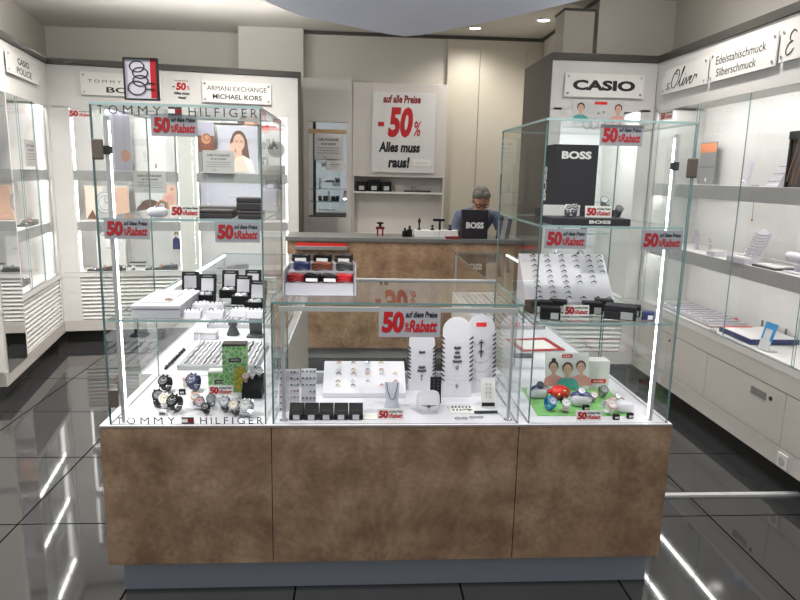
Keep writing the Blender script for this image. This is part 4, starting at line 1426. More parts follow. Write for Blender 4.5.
# ------------------------------------------------------------------ middle case
def stud_board(lab, loc, w, h, cols, rows, tilt, dark, skip=()):
    t = thing('earring_board', lab, 'display board', loc, 0, None, tilt)
    MB().box(-w / 2, w / 2, -.004, .004, 0, h, 0).box(-w / 2, w / 2, .004, .03, 0, .006, 0).build('board', M['velvet'], t)
    return t


def studs(board, loc, w, h, xs, rows, tilt, mats_, label, group, skip=()):
    protos = []
    Rm = Matrix.Translation(loc) @ Matrix.Rotation(tilt, 4, 'X')
    n = 0
    for r in range(rows):
        z = h * (.95 - .9 * r / max(1, rows - 1))
        for c, x in enumerate(xs):
            if (r, c) in skip:
                continue
            k = mats_[(r * 3 + c) % len(mats_)] if not isinstance(mats_, dict) else mats_[r]
            o = None
            for (kk, src) in protos:
                if kk == k:
                    o = src.copy()
                    COL.objects.link(o)
            if o is None:
                m = MB()
                m.ball((0, -.0028, 0), .0036, 8, 6)
                o = m.build('stud_earring', M[k], None, True)
                tag(o, label, 'earring', group)
                protos.append((k, o))
            o.matrix_world = Rm @ Matrix.Translation((x, -.0045, z))
            n += 1


L1 = (-.332, .15, D + .0005)
stud_board('white earring board with coloured studs in rows beside the light post', L1, .078, .162, 5, 7, R(-8), True)
studs(None, L1, .088, .16, [-.032, -.019, .008, .020, .032], 7, R(-8), ['ink', 'rose', 'darkred', 'black', 'silver'], 'tiny coloured stud earring on the white board beside the light post', 'studs on the board beside the post')
L2 = (-.262, .20, D + .0005)
stud_board('narrow white earring board with fine dark studs, next to the coloured one', L2, .058, .150, 4, 6, R(-8), True)
studs(None, L2, .058, .148, [-.022, -.007, .008, .022], 6, R(-8), ['ink', 'navy', 'ink'], 'tiny dark stud earring on the narrow white board', 'studs on the narrow board', skip=((3, 0), (3, 1)))


def ring_box(lab, loc, rz=0.):
    t = thing('ring_box', lab, 'box', loc, rz, 'five black ring boxes in a row')
    MB().prism([(-.025, 0), (.025, 0), (.025, .052), (.012, .052), (-.025, .022)], 'x', -.0265, .0265).build('box_body', M['blackleather'], t, bevel=.002)
    m = MB()
    m.T = Matrix.Translation((0, -.012, .0335)) @ Matrix.Rotation(R(-51), 4, 'X')
    m.box(-.018, .018, -.001, .001, -.002, .002)
    m.build('slot', M['black'], t)
    MB().box(-.012, .012, -.0275, -.0255, .003, .021).build('price_tag', M['lightgrey'], t)
    return t


rb = ring_box('black slanted ring box nearest the light post, end of the row of five', (-.297, .075, D + .0005))
for i, lab in enumerate(('second black slanted ring box from the light post', 'middle box of the five black slanted ring boxes', 'fourth black slanted ring box from the light post', 'last black slanted ring box, next to the pale booklet')):
    dup(rb, (-.297 + .0555 * (i + 1), .075, D + .0005), 0, lab)


def slant_tray(name, lab, loc, w, d, h, mat_):
    """white slanted ring display; front edge at y=0"""
    t = thing(name, lab, 'display tray', loc)
    MB().prism([(0, 0), (d, 0), (d, h), (0, .02)], 'x', -w / 2, w / 2).build('tray_body', M[mat_], t, bevel=.002)
    return t


def ring_rows(loc, w, d, h, xs, ys, mats_, label, group, skip=(), r=.009, name='finger_ring'):
    sl = math.atan2(h - .02, d)
    protos = {}
    for j, v in enumerate(ys):
        for i, u in enumerate(xs):
            if (j, i) in skip:
                continue
            k = mats_[(i + j * 2) % len(mats_)]
            if k in protos:
                o = protos[k].copy()
                COL.objects.link(o)
            else:
                m = MB()
                m.tube([(r * math.cos(a * PI / 10), 0, r * math.sin(a * PI / 10)) for a in range(11)], .0016, 6)
                m.ball((0, 0, r + .001), (.005, .004, .0035), 8, 6)
                o = m.build(name, M[k], None, True)
                tag(o, label, 'ring', group)
                protos[k] = o
            L = math.hypot(d, h - .02) * v
            o.matrix_world = Matrix.Translation((loc[0] + u * w, loc[1] + L * math.cos(sl), loc[2] + .0205 + L * math.sin(sl))) @ Matrix.Rotation(sl, 4, 'X')


LT = (-.04, .30, D + .0005)
slant_tray('ring_tray', 'white slanted ring tray in the middle case, with rose and silver rings', LT, .345, .165, .11, 'velvet')
ring_rows(LT, .345, .165, .11, [-.32, -.14, .04, .21, .38], [.92, .70, .58, .34, .22], ['rose', 'rose', 'silver', 'gold', 'grey'],
          'small ring stuck in the white slanted tray of the middle case', 'rings in the middle tray', skip=((0, 4), (1, 4), (3, 3), (4, 2)))
t = thing('booklet', 'pale flat booklet with tiny print lying beside the black ring boxes', 'booklet', (-.022, .085, D + .0005))
MB().cbox(0, 0, 0, .07, .06, .003).build('cover', M['cardw'], t)
m = MB()
m.T = Matrix.Translation((0, 0, .0035)) @ Matrix.Rotation(R(-90), 4, 'X')
m.text('Mein Herz', -.028, .012, -.005, .003, 0, 0, 0)
m.build('lettering', M['rose'], t)
t = thing('necklace_card', 'pale blue-grey small card with a V-shaped fine chain', 'card', (.068, .185, D + .0005), 0, None, R(-14))
MB().prism([(-.024, .03), (.024, .03), (.03, .10), (-.03, .10)], 'y', -.003, .003).box(-.03, .03, -.003, .02, 0, .004).prism([(-.03, 0), (.03, 0), (.024, .03), (-.024, .03)], 'y', -.002, .002).build('card_sheet', M['lilac'], t)
m = MB()
m.tube([(-.022, -.004, .098), (-.018, -.004, .07), (-.010, -.004, .04), (0, -.004, .030), (.010, -.004, .04), (.018, -.004, .07), (.022, -.004, .098)], .0012, 6)
m.build('chain', M['navy'], t, True)


def necklace_board(lab, loc, w, h, n, tilt=R(-9)):
    t = thing('necklace_board', lab, 'display board', loc, 0, None, tilt)
    r = w / 2
    pts = []
    H = h - r
    k = 12
    pts.append((-r, 0)); pts.append((r, 0))
    # notched straight sides
    zz = [H * (.27 + .70 * i / n) for i in range(n + 1)]
    for i in range(n):
        z = zz[i]
        pts += [(r, z), (r - .010, z - .006), (r, z + .008)]
    for i in range(k + 1):
        a = PI * i / k
        pts.append((r * math.cos(a), H + r * math.sin(a)))
    for i in range(n - 1, -1, -1):
        z = zz[i]
        pts += [(-r, z + .008), (-r + .010, z - .006), (-r, z)]
    MB().prism(pts, 'y', -.005, .005).build('board', M['velvet'], t)
    MB().prism([(.005, 0), (.05, 0), (.005, h * .5)], 'x', -.01, .01).build('easel_foot', M['velvet'], t)
    MB()
    for s in (-1, 1):
        m = MB()
        for i in range(n):
            z = zz[i]
            m.tube([(s * (r - .009), -.0065, z - .006), (s * (r + .002), -.006, z + .001), (s * (r + .005), .003, z + .004)], .0030, 6)
        m.build('clasp_row', M['black'], t, True)
    return t, zz, r, H


def necklace(lab, group, loc, tilt, r, z, sag, mt, pend=None, cross=False, beads=None):
    m = MB()
    pts = []
    for i in range(17):
        u = -1 + 2 * i / 16
        pts.append((u * (r - .012), -.0075, z - .008 - sag * (1 - abs(u) ** 2.2)))
    m.tube(pts, .0006, 5, 0)
    zb = z - .008 - sag
    if cross:
        m.box(-.0028, .0028, -.0105, -.0065, zb - .036, zb, 1).box(-.011, .011, -.0105, -.0065, zb - .015, zb - .0095, 1)
    elif beads:
        for b in range(beads):
            m.ball(((b - (beads - 1) / 2) * .0095, -.009, zb + abs(b - (beads - 1) / 2) * .0012), (.0052, .0045, .006), 8, 6, 1)
    elif pend:
        m.ball((0, -.009, zb - .004), (pend, .004, pend * 1.2), 10, 7, 1)
    o = m.build('necklace', [M[mt], M['ink'] if (cross or beads) else M['grey']], None, True)
    o.location = loc
    o.rotation_euler = (tilt, 0, 0)
    return tag(o, lab, 'necklace', group)


TI = R(-9)
for (lab, nm, loc, w, h, n, spec) in (
        ('round-topped white necklace board behind the large fifty percent card', 'the board behind the large card', (.206, .405, D + .0005), .112, .262, 9, {8: ('b', 3), 4: ('b', 3), 3: ('b', 4), 2: ('p', .005), 1: ('p', .004)}),
        ('tallest round-topped white necklace board with dark beads, in the middle', 'the tallest board with dark beads', (.345, .315, D + .0005), .122, .335, 10, {8: ('b', 3), 7: ('b', 2), 6: ('b', 3), 5: ('b', 4), 4: ('p', .007), 0: ('p', .006)}),
        ('round-topped white necklace board with cross pendants and a red label', 'the board with the cross pendants', (.456, .372, D + .0005), .119, .335, 10, {9: ('c', 0), 7: ('c', 0), 5: ('x', 0), 3: ('x', 0), 1: ('x', 0)})):
    t, zz, r, H = necklace_board(lab, loc, w, h, n)
    for i in range(n):
        s = spec.get(i)
        kw = {}
        if s:
            kw = {'b': dict(beads=s[1]), 'p': dict(pend=s[1]), 'c': dict(cross=True), 'x': {}}[s[0]]
        what = 'dark beaded' if s and s[0] == 'b' else ('cross pendant' if s and s[0] == 'c' else ('single pendant' if s and s[0] == 'p' else 'fine silver'))
        necklace('%s necklace hooked in the notches of %s' % (what, nm), 'necklaces on ' + nm, loc, TI, r, zz[i], .014 if not (s and s[0] in 'x') else .035, 'grey' if (s and s[0] == 'x') else 'pale_chain', **kw)
    if 'red label' in lab:
        MB().box(-.022, .022, -.0065, -.005, H + .006, H + .024).build('red_label', M['redplastic'], t)

t = thing('bracelet_stand', 'slim black upright display dotted with silver studs behind the white cushion', 'stand', (.247, .235, D + .0005), 0, None, R(-7))
MB().box(-.022, .022, -.006, .006, 0, .108).box(-.022, .022, .006, .04, 0, .006).build('stand_body', M['blackplastic'], t, bevel=.001)
m = MB()
for r_ in range(8):
    for c in range(2):
        m.ball((-.009 + .018 * c, -.0065, .012 + .012 * r_), .0022, 6, 5)
m.build('silver_studs', M['silver'], t, True)
t = thing('bracelet_cushion', 'white cushion wearing a fine bracelet with a round charm', 'cushion', (.206, .135, D + .0005), 0)
m = MB()
m.T = Matrix.Translation((0, 0, .045)) @ Matrix.Rotation(R(-25), 4, 'X')
m.ball((0, 0, 0), (.046, .02, .042), 20, 12, e=.55)
m.build('cushion_body', M['velvet'], t, True)
MB().cbox(0, 0, 0, .06, .05, .012).build('cushion_foot', M['velvet'], t, bevel=.003)
m = MB()
m.tube([(-.04, -.008, .036), (-.03, -.023, .035), (0, -.029, .034), (.03, -.023, .035), (.04, -.008, .036)], .0018, 6)
m.ball((0, -.031, .034), .006, 10, 7)
m.build('fine_bracelet', M['ink'], t, True)
t = thing('earring_card', 'white flat card with rows of little dark earrings', 'card', (.343, .15, D + .0005), 0)
MB().cbox(0, 0, 0, .105, .075, .004).build('card_sheet', M['cardw'], t)
m = MB()
for i in range(6):
    m.ball((-.036 + .014 * i, .022, .007), .0036, 8, 6)
for i in range(3):
    m.ball((-.036 + .014 * i, -.012, .007), .0034, 8, 6)
m.tube([(.0, -.005, .006), (.02, 0, .006), (.04, -.004, .006)], .0015, 6)
m.tube([(.03, -.02, .006), (.022, -.008, .006), (.024, .0, .006)], .0015, 6)
m.build('little_earrings', M['ink'], t, True)
t = thing('earring_card', 'white upright card with two columns of grey studs on a black foot', 'card', (.452, .178, D + .0005), 0, None, R(-12))
MB().box(-.028, .028, -.003, .003, 0, .12).box(-.028, .028, .003, .03, 0, .005).build('card_sheet', M['cardw'], t)
MB().box(-.026, .026, -.0052, -.003, .008, .022).build('black_foot', M['black'], t)
m = MB()
for r_ in range(4):
    for c in range(2):
        m.ball((-.008 + .016 * c, -.0045, .045 + .017 * r_), .0028, 7, 5)
m.build('grey_studs', M['grey'], t, True)
o = MB()
o.tube([(-.046, 0, .006), (.046, .004, .006)], .006, 8)
o = o.build('bangle_bar', M['darkmetal'], None, True)
o.location = (.431, .115, D + .0005)
tag(o, 'short dark steel bar lying before the upright earring card', 'bar')
for i, x in enumerate((.312, .338, .372, .40)):
    m = MB()
    m.tube([(.011 * math.cos(2 * PI * k / 16) * (1.2 if i > 1 else 1), .009 * math.sin(2 * PI * k / 16), .002) for k in range(16)], .0014, 6, closed=True)
    o = m.build('hoop_earring', M['grey'], None, True)
    o.location = (x, .062 + .01 * (i // 2), D + .0007)
    tag(o, 'thin steel hoop earring lying flat at the front glass below the flat earring card', 'earring', 'loose hoops at the front glass')

# stepped bracelet display on top of the case
TZ = 1.1475
t = thing('stepped_display', 'white three-step acrylic display of bracelets on top of the middle case', 'display stand', (-.215, .14, TZ))
for k, (yy, hh) in enumerate(((0, .045), (.085, .078), (.165, .100))):
    MB().box(-.128, .128, yy, yy + .08, 0, hh).build('step', M['acrylic'], t, bevel=.002)
for x in (-.136, .130):
    MB().box(x, x + .006, -.004, .25, 0, .094).build('side_cheek', M['acrylic'], t)
TB = 'wrapped bracelets on the stepped display'
def wrap(x, y, z, lab, mk, rx=.03, dark=False):
    tt = thing('wrap_bracelet', lab, 'bracelet', (x, y, z), 0, TB)
    m = MB()
    for j in range(3):
        m.tube([(rx * math.cos(2 * PI * k / 18), .022 * math.sin(2 * PI * k / 18), .008 + .009 * j + .003 * math.sin(k + j)) for k in range(18)], .0048, 6, closed=True)
    m.build('cord', M[mk], tt, True)
    if dark:
        MB().box(-.022, .022, -.0295, -.0285, .006, .018).build('paper_tag', M['cardw'], tt)
    return tt
wrap(-.305, .18, TZ + .0455, 'red and black cord bracelet on the lowest step, outer end', 'darkred')
wrap(-.245, .18, TZ + .0455, 'black leather bracelet with paper tag on the lowest step', 'blackplastic', dark=True)
wrap(-.178, .18, TZ + .0455, 'black cord bracelet with paper tag beside the red one on the lowest step', 'black', dark=True)
wrap(-.124, .18, TZ + .0455, 'red cord bracelet at the end of the lowest step', 'red')
wrap(-.29, .265, TZ + .0785, 'navy cord bracelet on the middle step', 'navy')
wrap(-.212, .265, TZ + .0785, 'brown-red leather bracelet in the centre of the middle step', 'brownp', .038)
wrap(-.125, .265, TZ + .0785, 'grey-blue bracelet at the end of the middle step', 'ink')
wrap(-.30, .345, TZ + .1005, 'black bracelet with a big paper tag on the top step, outer end', 'black', .034, True)
wrap(-.215, .345, TZ + .1005, 'black looped bracelet with a paper tag in the centre of the top step', 'blackplastic', .034, True)
wrap(-.13, .345, TZ + .1005, 'black bracelet with a wide paper tag at the far end of the top step', 'black', .034, True)

# ------------------------------------------------------------------ bag tower, upper shelf
ZB1, ZB2 = 1.4335, 1.0755
t = thing('dark_riser', 'dark flat riser box under the black paper bag', 'box', (.835, .54, ZB1))
MB().cbox(0, 0, 0, .235, .19, .036).build('riser_body', M['charcoal'], t, bevel=.002)
carrier_bag('black paper bag with a white word standing in the tall glass tower', (.744, .470, ZB1 + .0365), .0, .186, .13, .268, 'BOSS', .78, .12, 'BOSS')
t = thing('lettered_plinth', 'long black display plinth with a small white word on the upper shelf', 'plinth', (.768, .115, ZB1))
MB().cbox(0, 0, 0, .288, .15, .025).build('plinth_body', M['charcoal'], t, bevel=.002)
MB().text('BOSS', -.01, .07, .007, .019, -.0757, 0, .04).build('lettering', M['cardw'], t)
t = thing('brand_card', 'long white card lying upright on the black plinth before the bag', 'card', (.69, .185, ZB1 + .0255))
MB().box(-.06, .08, 0, .01, 0, .04).build('card_sheet', M['cardw'], t)
WB = 'mens watches on the black plinth'
for i, (x, y, cs, lab) in enumerate(((.695, .10, 'silver', 'steel watch on the black plinth beside the white card'), (.735, .145, 'silver', 'steel watch on the black plinth behind the small sale card'),
                                     (.855, .14, 'ink', 'dark watch on the black plinth beyond the small sale card'), (.885, .10, 'ink', 'dark watch at the end of the black plinth'))):
    make_watch('steel_watch', lab, 'ink' if cs == 'ink' else 'silver', cs, 'black', .72, cs == 'silver', (x, y, ZB1 + .0257), -.1)['group'] = WB
t = thing('dark_watch_box', 'dark square watch box behind the plinth with a steel watch on its lid', 'box', (.905, .33, ZB1))
MB().cbox(0, 0, 0, .09, .08, .045).build('box_body', M['charcoal'], t, bevel=.003)
make_watch('steel_watch', 'steel watch with round dial on the dark square box', 'silver', 'silver', 'lightgrey', .8, True, (.915, .33, ZB1 + .0457), -.2)['group'] = WB

# lower shelf of the bag tower: ring display and boxes
LR = (.81, .335, ZB2)
slant_tray('ring_display', 'large pale slanted display with many dark rings in columns', LR, .375, .17, .20, 'velvet')
ring_rows(LR, .375, .17, .20, [-.34, -.18, -.01, .15, .31, .44], [.94, .83, .72, .61, .50, .39, .28, .17, .07], ['ink', 'grey', 'ink', 'darkmetal'],
          'dark ring in the columns of the large pale slanted display', 'rings on the large display',
          skip=((3, 3), (6, 3), (7, 3), (6, 4), (7, 4), (4, 5), (5, 5), (6, 5), (7, 5)), r=.011)


def small_box(lab, loc, rz, w=.06, d=.055, h=.046, mk='blackplastic'):
    t = thing('watch_box', lab, 'box', loc, rz, 'small closed boxes on the lower shelf')
    MB().cbox(0, 0, 0, w, d, h * .6).build('box_body', M[mk], t, bevel=.003)
    MB().cbox(0, 0, h * .6 + .001, w, d, h * .4).build('lid', M[mk], t, bevel=.003)
    MB().box(w * .02, w * .40, -d / 2 - .0012, -d / 2 - .0002, .004, h * .62).build('price_tag', M['lightgrey'], t)
    return t


for a in (('small black box at the front with a price tag, cluster beside the sale card', (.655, .10, ZB2), -.25, .075), ('small black box at the outer edge of the cluster', (.622, .215, ZB2), .2, .055),
          ('small black box behind the front one of the cluster', (.668, .215, ZB2), -.1, .05), ('small black box on the sale card side of the cluster', (.725, .235, ZB2), -.4, .07),
          ('small black box just past the sale card', (.855, .205, ZB2), -.1, .072)):
    small_box(a[0], a[1], a[2], a[3])
small_box('small charcoal box behind the dark blue one', (.925, .265, ZB2), -.2, .07, .05, .045, 'charcoal')
small_box('long dark blue watch box with a price tag near the light post', (.935, .115, ZB2), -.45, .115, .075, .052, 'charcoal')
small_box('small black box at the end of the row by the light post', (1.005, .17, ZB2), -.4, .06, .05, .04)
small_box('small white-tagged box at the last corner by the light post', (1.035, .095, ZB2), -.5, .045, .03, .032, 'navy')

# deck of the bag tower: kids watches
gm = MB().prism([(.628, .09), (.995, .085), (1.035, .42), (.65, .43)], 'z', D + .0004, D + .003).build('green_mat', M['green'])
tag(gm, 'light green display mat under the kids watches', 'mat')
ZM = D + .0035
picture('kids_poster', 'white card with three smiling children and a red badge, behind the kids watches', (.748, .405, ZM), 0, .195, .158, 'card_bright',
        [('r', .38, .62, .86, .96, 'redplastic')] + [('t', 'kids', .42, .58, .885, .935, .02, 0, 'cardw')] + face(.19, .60, .15, 'skin_p', 'hair_d', 'rosep', .81) + [('e', .19, .80, .05, .06, 'hair_d')] + face(.81, .61, .15, 'skin_p', 'hair_b', 'rosep', .81) + face(.50, .55, .16, 'skin_p', 'hair_b', 'teal', .81), rx=R(-13), cat='card')
t = thing('white_carton', 'white carton with a red badge beside the children card', 'box', (.995, .475, D + .0005))
MB().cbox(0, 0, 0, .10, .07, .12).build('carton_body', M['cardw'], t, bevel=.002)
m = MB()
m.rect(-.032, .036, .018, .038, -.0356, 0)
m.text('kids', -.02, .024, .023, .033, -.036, 1, .02)
m.build('badge', [M['redplastic'], M['cardw']], t)


def pillow(lab, loc, w=.08, h=.05, rz=0.):
    t = thing('watch_pillow', lab, 'pillow', loc, rz, 'white watch pillows on the green mat')
    MB().ball((0, 0, h * .5), (w / 2, w * .36, h / 2), 18, 10, e=.6).build('pillow_body', M['velvet'], t, True)
    return t


def laid_watch(lab, loc, rz, strap, case, dial, s=1.0):
    """kids watch draped over a pillow or lying on the mat"""
    t = thing('kids_watch', lab, 'watch', loc, rz, 'kids watches')
    m = MB()
    vs, fs = [], []
    n = 16
    for i in range(n + 1):
        u = -1 + 2 * i / n
        x = u * .042 * s
        z = .018 * s * (1 - abs(u) ** 2.4)
        for y in (-.008 * s, .008 * s):
            for dz in (0, .003 * s):
                vs.append((x, y, z + dz))
    for i in range(n):
        o, q = i * 4, i * 4 + 4
        fs += [(o, q, q + 2, o + 2), (o + 1, o + 3, q + 3, q + 1), (o, o + 1, q + 1, q), (o + 2, q + 2, q + 3, o + 3)]
    fs += [(0, 2, 3, 1), (4 * n, 4 * n + 1, 4 * n + 3, 4 * n + 2)]
    m.add(vs, fs)
    m.build('strap', M[strap], t)
    T = Matrix.Translation((0, 0, .019 * s)) @ Matrix.Rotation(R(35), 4, 'X')
    c = MB()
    c.T = T
    c.lathe([(.015 * s, -.003), (.016 * s, .002), (.0155 * s, .007 * s), (.013 * s, .0075 * s)], n=22)
    c.build('case', M[case], t, True)
    d = MB()
    d.T = T
    d.lathe([(.0125 * s, .0073 * s), (.0125 * s, .0081 * s)], n=20)
    d.box(-.0008, .0008, 0, .009 * s, .0082 * s, .0088 * s, 1).box(0, .007 * s, -.0008, .0008, .0082 * s, .0088 * s, 1)
    d.build('dial', [M[dial], M['black']], t)
    return t


pillow('white watch pillow nearest the middle case, under a dark navy watch', (.685, .30, ZM), .085, .046)
laid_watch('dark navy kids watch over the white pillow nearest the middle case', (.69, .285, ZM + .038), .1, 'navy', 'navy', 'ink')
pillow('white watch pillow in the middle of the green mat, under a violet watch', (.835, .20, ZM), .085, .05)
laid_watch('violet-blue kids watch over the white middle pillow', (.832, .185, ZM + .042), -.25, 'violet', 'violet', 'cardw', 1.05)
pillow('white watch pillow at the post end of the front row', (.985, .125, ZM), .07, .045)
laid_watch('pale rose kids watch over the pillow at the post end', (.965, .15, ZM + .036), .5, 'pink', 'silver', 'cardw', .9)
t = thing('toy_figure', 'round red and yellow toy watch case behind the blue kids watch', 'toy', (.773, .275, ZM))
MB().ball((0, 0, .03), (.042, .034, .03), 18, 12).build('toy_body', M['redplastic'], t, True)
m = MB()
for (x, y, z, r_) in ((.012, -.026, .042, .009), (-.012, -.03, .028, .008), (.028, -.018, .022, .007)):
    m.ball((x, y, z), r_, 10, 7)
m.build('yellow_spots', M['gold'], t, True)
MB().ball((-.042, 0, .034), (.014, .012, .01), 10, 7).build('side_knob', M['redplastic'], t, True)
w1 = make_watch('kids_watch', 'bright blue kids watch standing at the front of the green mat', 'blue', 'blue', 'lilac', .95, False, (.690, .145, ZM), .3)
w2 = make_watch('kids_watch', 'pink-silver kids watch standing next to the bright blue one', 'pink', 'silver', 'cardw', .92, False, (.750, .128, ZM), -.2)
w3 = make_watch('kids_watch', 'white kids watch with a pink rim before the pale rose one', 'velvet', 'pink', 'cardw', 1.0, False, (.912, .105, ZM), .3)
w4 = make_watch('kids_watch', 'grey kids watch with a round dial near the white carton', 'grey', 'grey', 'lightgrey', .85, False, (.962, .30, ZM), .1)
w5 = make_watch('kids_watch', 'pink kids watch with a purple strap beside the middle pillow', 'mauve', 'pink', 'cardw', .72, False, (.903, .245, ZM), -.1)
for (x, y, lab) in ((.715, .235, 'in front of the pillow nearest the middle case'), (.775, .225, 'in front of the red toy'), (.838, .142, 'in front of the middle pillow'), (.925, .05, 'in front of the white kids watch'), (.985, .062, 'in front of the last pillow')):
    t = thing('price_cube', 'tiny black price cube ' + lab, 'price tag', (x, y, ZM if y > .095 else D + .0005), .1)
    MB().cbox(0, 0, 0, .024, .016, .022).build('cube_body', M['blackplastic'], t, bevel=.002)
    MB().box(-.008, .008, -.0088, -.0081, .006, .014).build('digits', M['lightgrey'], t)

# ------------------------------------------------------------------ inside the slatted wall cabinets
def wave_tray(lab, base, rdeg, x, y, z, w):
    t = thing('watch_ramp', lab, 'display stand', base(x, y, z), R(rdeg), 'grey watch ramps on the counters')
    m = MB()
    n = 12
    pts = []
    for i in range(n + 1):
        u = i / n
        pts.append((u * w, .012 + .030 / (1 + math.exp(-12 * (u - .5)))))
    poly = [(0, 0)] + [(w, 0)] + [(p[0], p[1]) for p in reversed(pts)]
    m.prism(poly, 'y', 0, .09)
    m.build('ramp_body', M['ink'], t)
    for i in range(3):
        mm = MB()
        xx = w * (.2 + .3 * i)
        zz = .012 + .030 / (1 + math.exp(-12 * (xx / w - .5)))
        mm.T = Matrix.Translation((xx, .03, zz + .006)) @ Matrix.Rotation(R(25), 4, 'X')
        mm.lathe([(.016, 0), (.017, .006), (.013, .008)], n=16)
        mm.box(-.007, .007, -.035, .035, -.003, .001)
        mm.build('ramp_watch', M[('silver', 'rose', 'silver')[i]], t, True)
    return t


wave_tray('dark grey curved watch ramp at the corner end of the slatted cabinet counter', LBp, AB, .20, .08, .6605, .30)
wave_tray('dark grey curved watch ramp in the middle of the corner bay counter', LBp, AB, .70, .10, .6605, .29)
wave_tray('dark grey curved watch ramp on the counter of the second bay', LBp, AB, 1.35, .10, .6605, .30)
wave_tray('dark grey curved watch ramp on the counter of the side wall cabinet', LWp, AL, -.85, .10, .6605, .30)
wave_tray('dark grey curved watch ramp on the middle shelf of the side wall cabinet', LWp, AL, -.55, .08, 1.1205, .28)
for i, (tx, lab) in enumerate(((.52, 'between the ramps of the corner bay'), (.60, 'beside the second ramp of the corner bay'))):
    make_watch('steel_watch', 'small steel watch on the white counter ' + lab, 'ink', 'silver', 'lightgrey', .9, False, LBp(tx, .1, .661), R(AB))['group'] = 'watches on the cabinet counter'
for i, tx in enumerate((.55, .72)):
    t = thing('grey_bar_stand', 'long thin dark watch bar %s on the counter of the corner bay' % ('lower' if i else 'upper'), 'stand', LBp(.55, .24 - .06 * i, .6605), R(AB))
    MB().box(0, .14, 0, .03, 0, .05 - .025 * i).build('bar_foot', M['cardw'], t)
    MB().box(-.005, .145, -.003, .033, .05 - .025 * i, .062 - .025 * i).build('bar_top', M['ink'], t, bevel=.003)
t = thing('watch_pillow', 'white pillow with a steel watch before the woman advert on the middle shelf', 'pillow', LBp(.80, .11, 1.1205), R(AB))
MB().ball((0, 0, .03), (.05, .035, .03), 16, 10, e=.7).build('pillow_body', M['velvet'], t, True)
m = MB()
m.lathe([(.018, 0), (.018, .008)], (0, -.02, .05), 16)
m.build('steel_watch', M['silver'], t, True)
for i in range(3):
    t = thing('black_watch_box', 'black watch box on the side wall cabinet counter, %s' % ('nearest the mirror panel', 'middle one', 'beside the grey ramp')[i], 'box', LWp(-1.08 + .075 * i, .12, .6605), R(AL), 'black boxes on the side counter')
    MB().cbox(0, 0, 0, .06, .06, .05 + .01 * (i % 2)).build('box_body', M['blackleather'], t, bevel=.004)
    MB().cbox(0, 0, .05 + .01 * (i % 2), .062, .062, .02).build('lid', M['blackleather'], t, bevel=.004)

# ------------------------------------------------------------------ inside the corner cabinet (slat wall)
CZ = [(.12, 1.42), (.30, 1.42), (.46, 1.42), (.20, 1.66), (.45, 1.68), (.15, 1.18), (.40, 1.16)]
for z in (1.40, 1.14, .90):
    pane(cw, .1, .69, .40, .76, z, z + .008, 'glass_shelf', 'glass', 'glass_edge_lit')
for i, (x, z) in enumerate(((.42, 1.4085), (.54, 1.4085), (.30, 1.1485), (.50, 1.1485), (.28, .9085), (.48, .9085))):
    make_watch('steel_watch', ['steel watch seen just above the dark square box, on the corner cabinet top glass shelf', 'dark watch near the end of the corner cabinet top glass shelf', 'steel watch on the middle glass shelf of the corner cabinet',
                               'dark watch on the middle glass shelf of the corner cabinet', 'steel watch on the lowest glass shelf of the corner cabinet', 'dark watch on the lowest glass shelf of the corner cabinet'][i],
               'ink' if i % 2 else 'silver', 'silver' if i % 2 == 0 else 'ink', 'lightgrey', 1.25, i % 2 == 0, (1.36 + x, 2.75 + .5, z), .1)['group'] = 'watches in the corner cabinet'

# ------------------------------------------------------------------ inside the pale drawer cabinet
def RWt(name, lab, cat, Y_, d, z, group=None):
    return thing(name, lab, cat, RWp(Y_, d, z), R(-90), group)


Zc, Zs1, Zs2 = .6645, 1.1205, 1.5755
t = RWt('chain_tray', 'large pale slatted tray of chains on the drawer cabinet counter', 'tray', 2.10, .05, Zc)
MB().box(-.36, .36, 0, .27, 0, .012).build('tray_base', M['lightgrey'], t)
m = MB()
for i in range(9):
    m.box(-.35 + .078 * i, -.35 + .078 * i + .055, .01, .26, .012, .026)
m.build('pad_strips', M['velvet'], t)
for i in range(9):
    mm = MB()
    mm.tube([(-.322 + .078 * i + .004 * math.sin(k * 1.3), .02 + .016 * k, .028) for k in range(15)], .003, 6)
    mm.build('chain', M['grey' if i % 2 else 'silver'], t, True)
t = RWt('shallow_tray', 'shallow tray with navy sides, white bed and a red strip on the drawer cabinet counter', 'tray', 1.47, .055, Zc)
MB().box(-.17, .17, 0, .30, 0, .03).build('tray_body', M['navy'], t, bevel=.002)
MB().box(-.162, .162, .008, .292, .03, .033).build('white_bed', M['cardw'], t)
MB().box(-.162, -.135, .008, .20, .033, .035).build('red_strip', M['redplastic'], t)
t = RWt('card_holder', 'small white tilted holder with a blue frame top on the drawer cabinet counter', 'stand', 1.19, .06, Zc)
m = MB()
m.T = Matrix.Rotation(R(-14), 4, 'X')
m.box(-.045, .045, 0, .006, 0, .13)
m.build('holder_sheet', M['paper'], t)
m = MB()
m.T = Matrix.Rotation(R(-14), 4, 'X')
m.box(-.046, .046, -.002, .008, .125, .16).box(-.046, -.032, -.002, .008, .06, .125).box(.032, .046, -.002, .008, .06, .125)
m.build('blue_frame', M['blue'], t)
MB().box(-.045, .045, .0, .06, 0, .004).build('foot', M['paper'], t)
t = RWt('acrylic_rack', 'pale acrylic rack behind the navy tray', 'rack', 1.58, .37, Zc)
m = MB()
for x in (-.12, .12):
    m.box(x - .004, x + .004, 0, .04, 0, .06)
m.box(-.12, .12, .02, .026, .052, .06)
m.build('rack_frame', M['grey'], t)
t = RWt('red_charm', 'little red bell-shaped charm on the drawer cabinet counter', 'ornament', 1.87, .30, Zc)
MB().lathe([(.018, 0), (.02, .012), (.012, .03), (.004, .038)], n=14).build('charm_body', M['redplastic'], t, True)
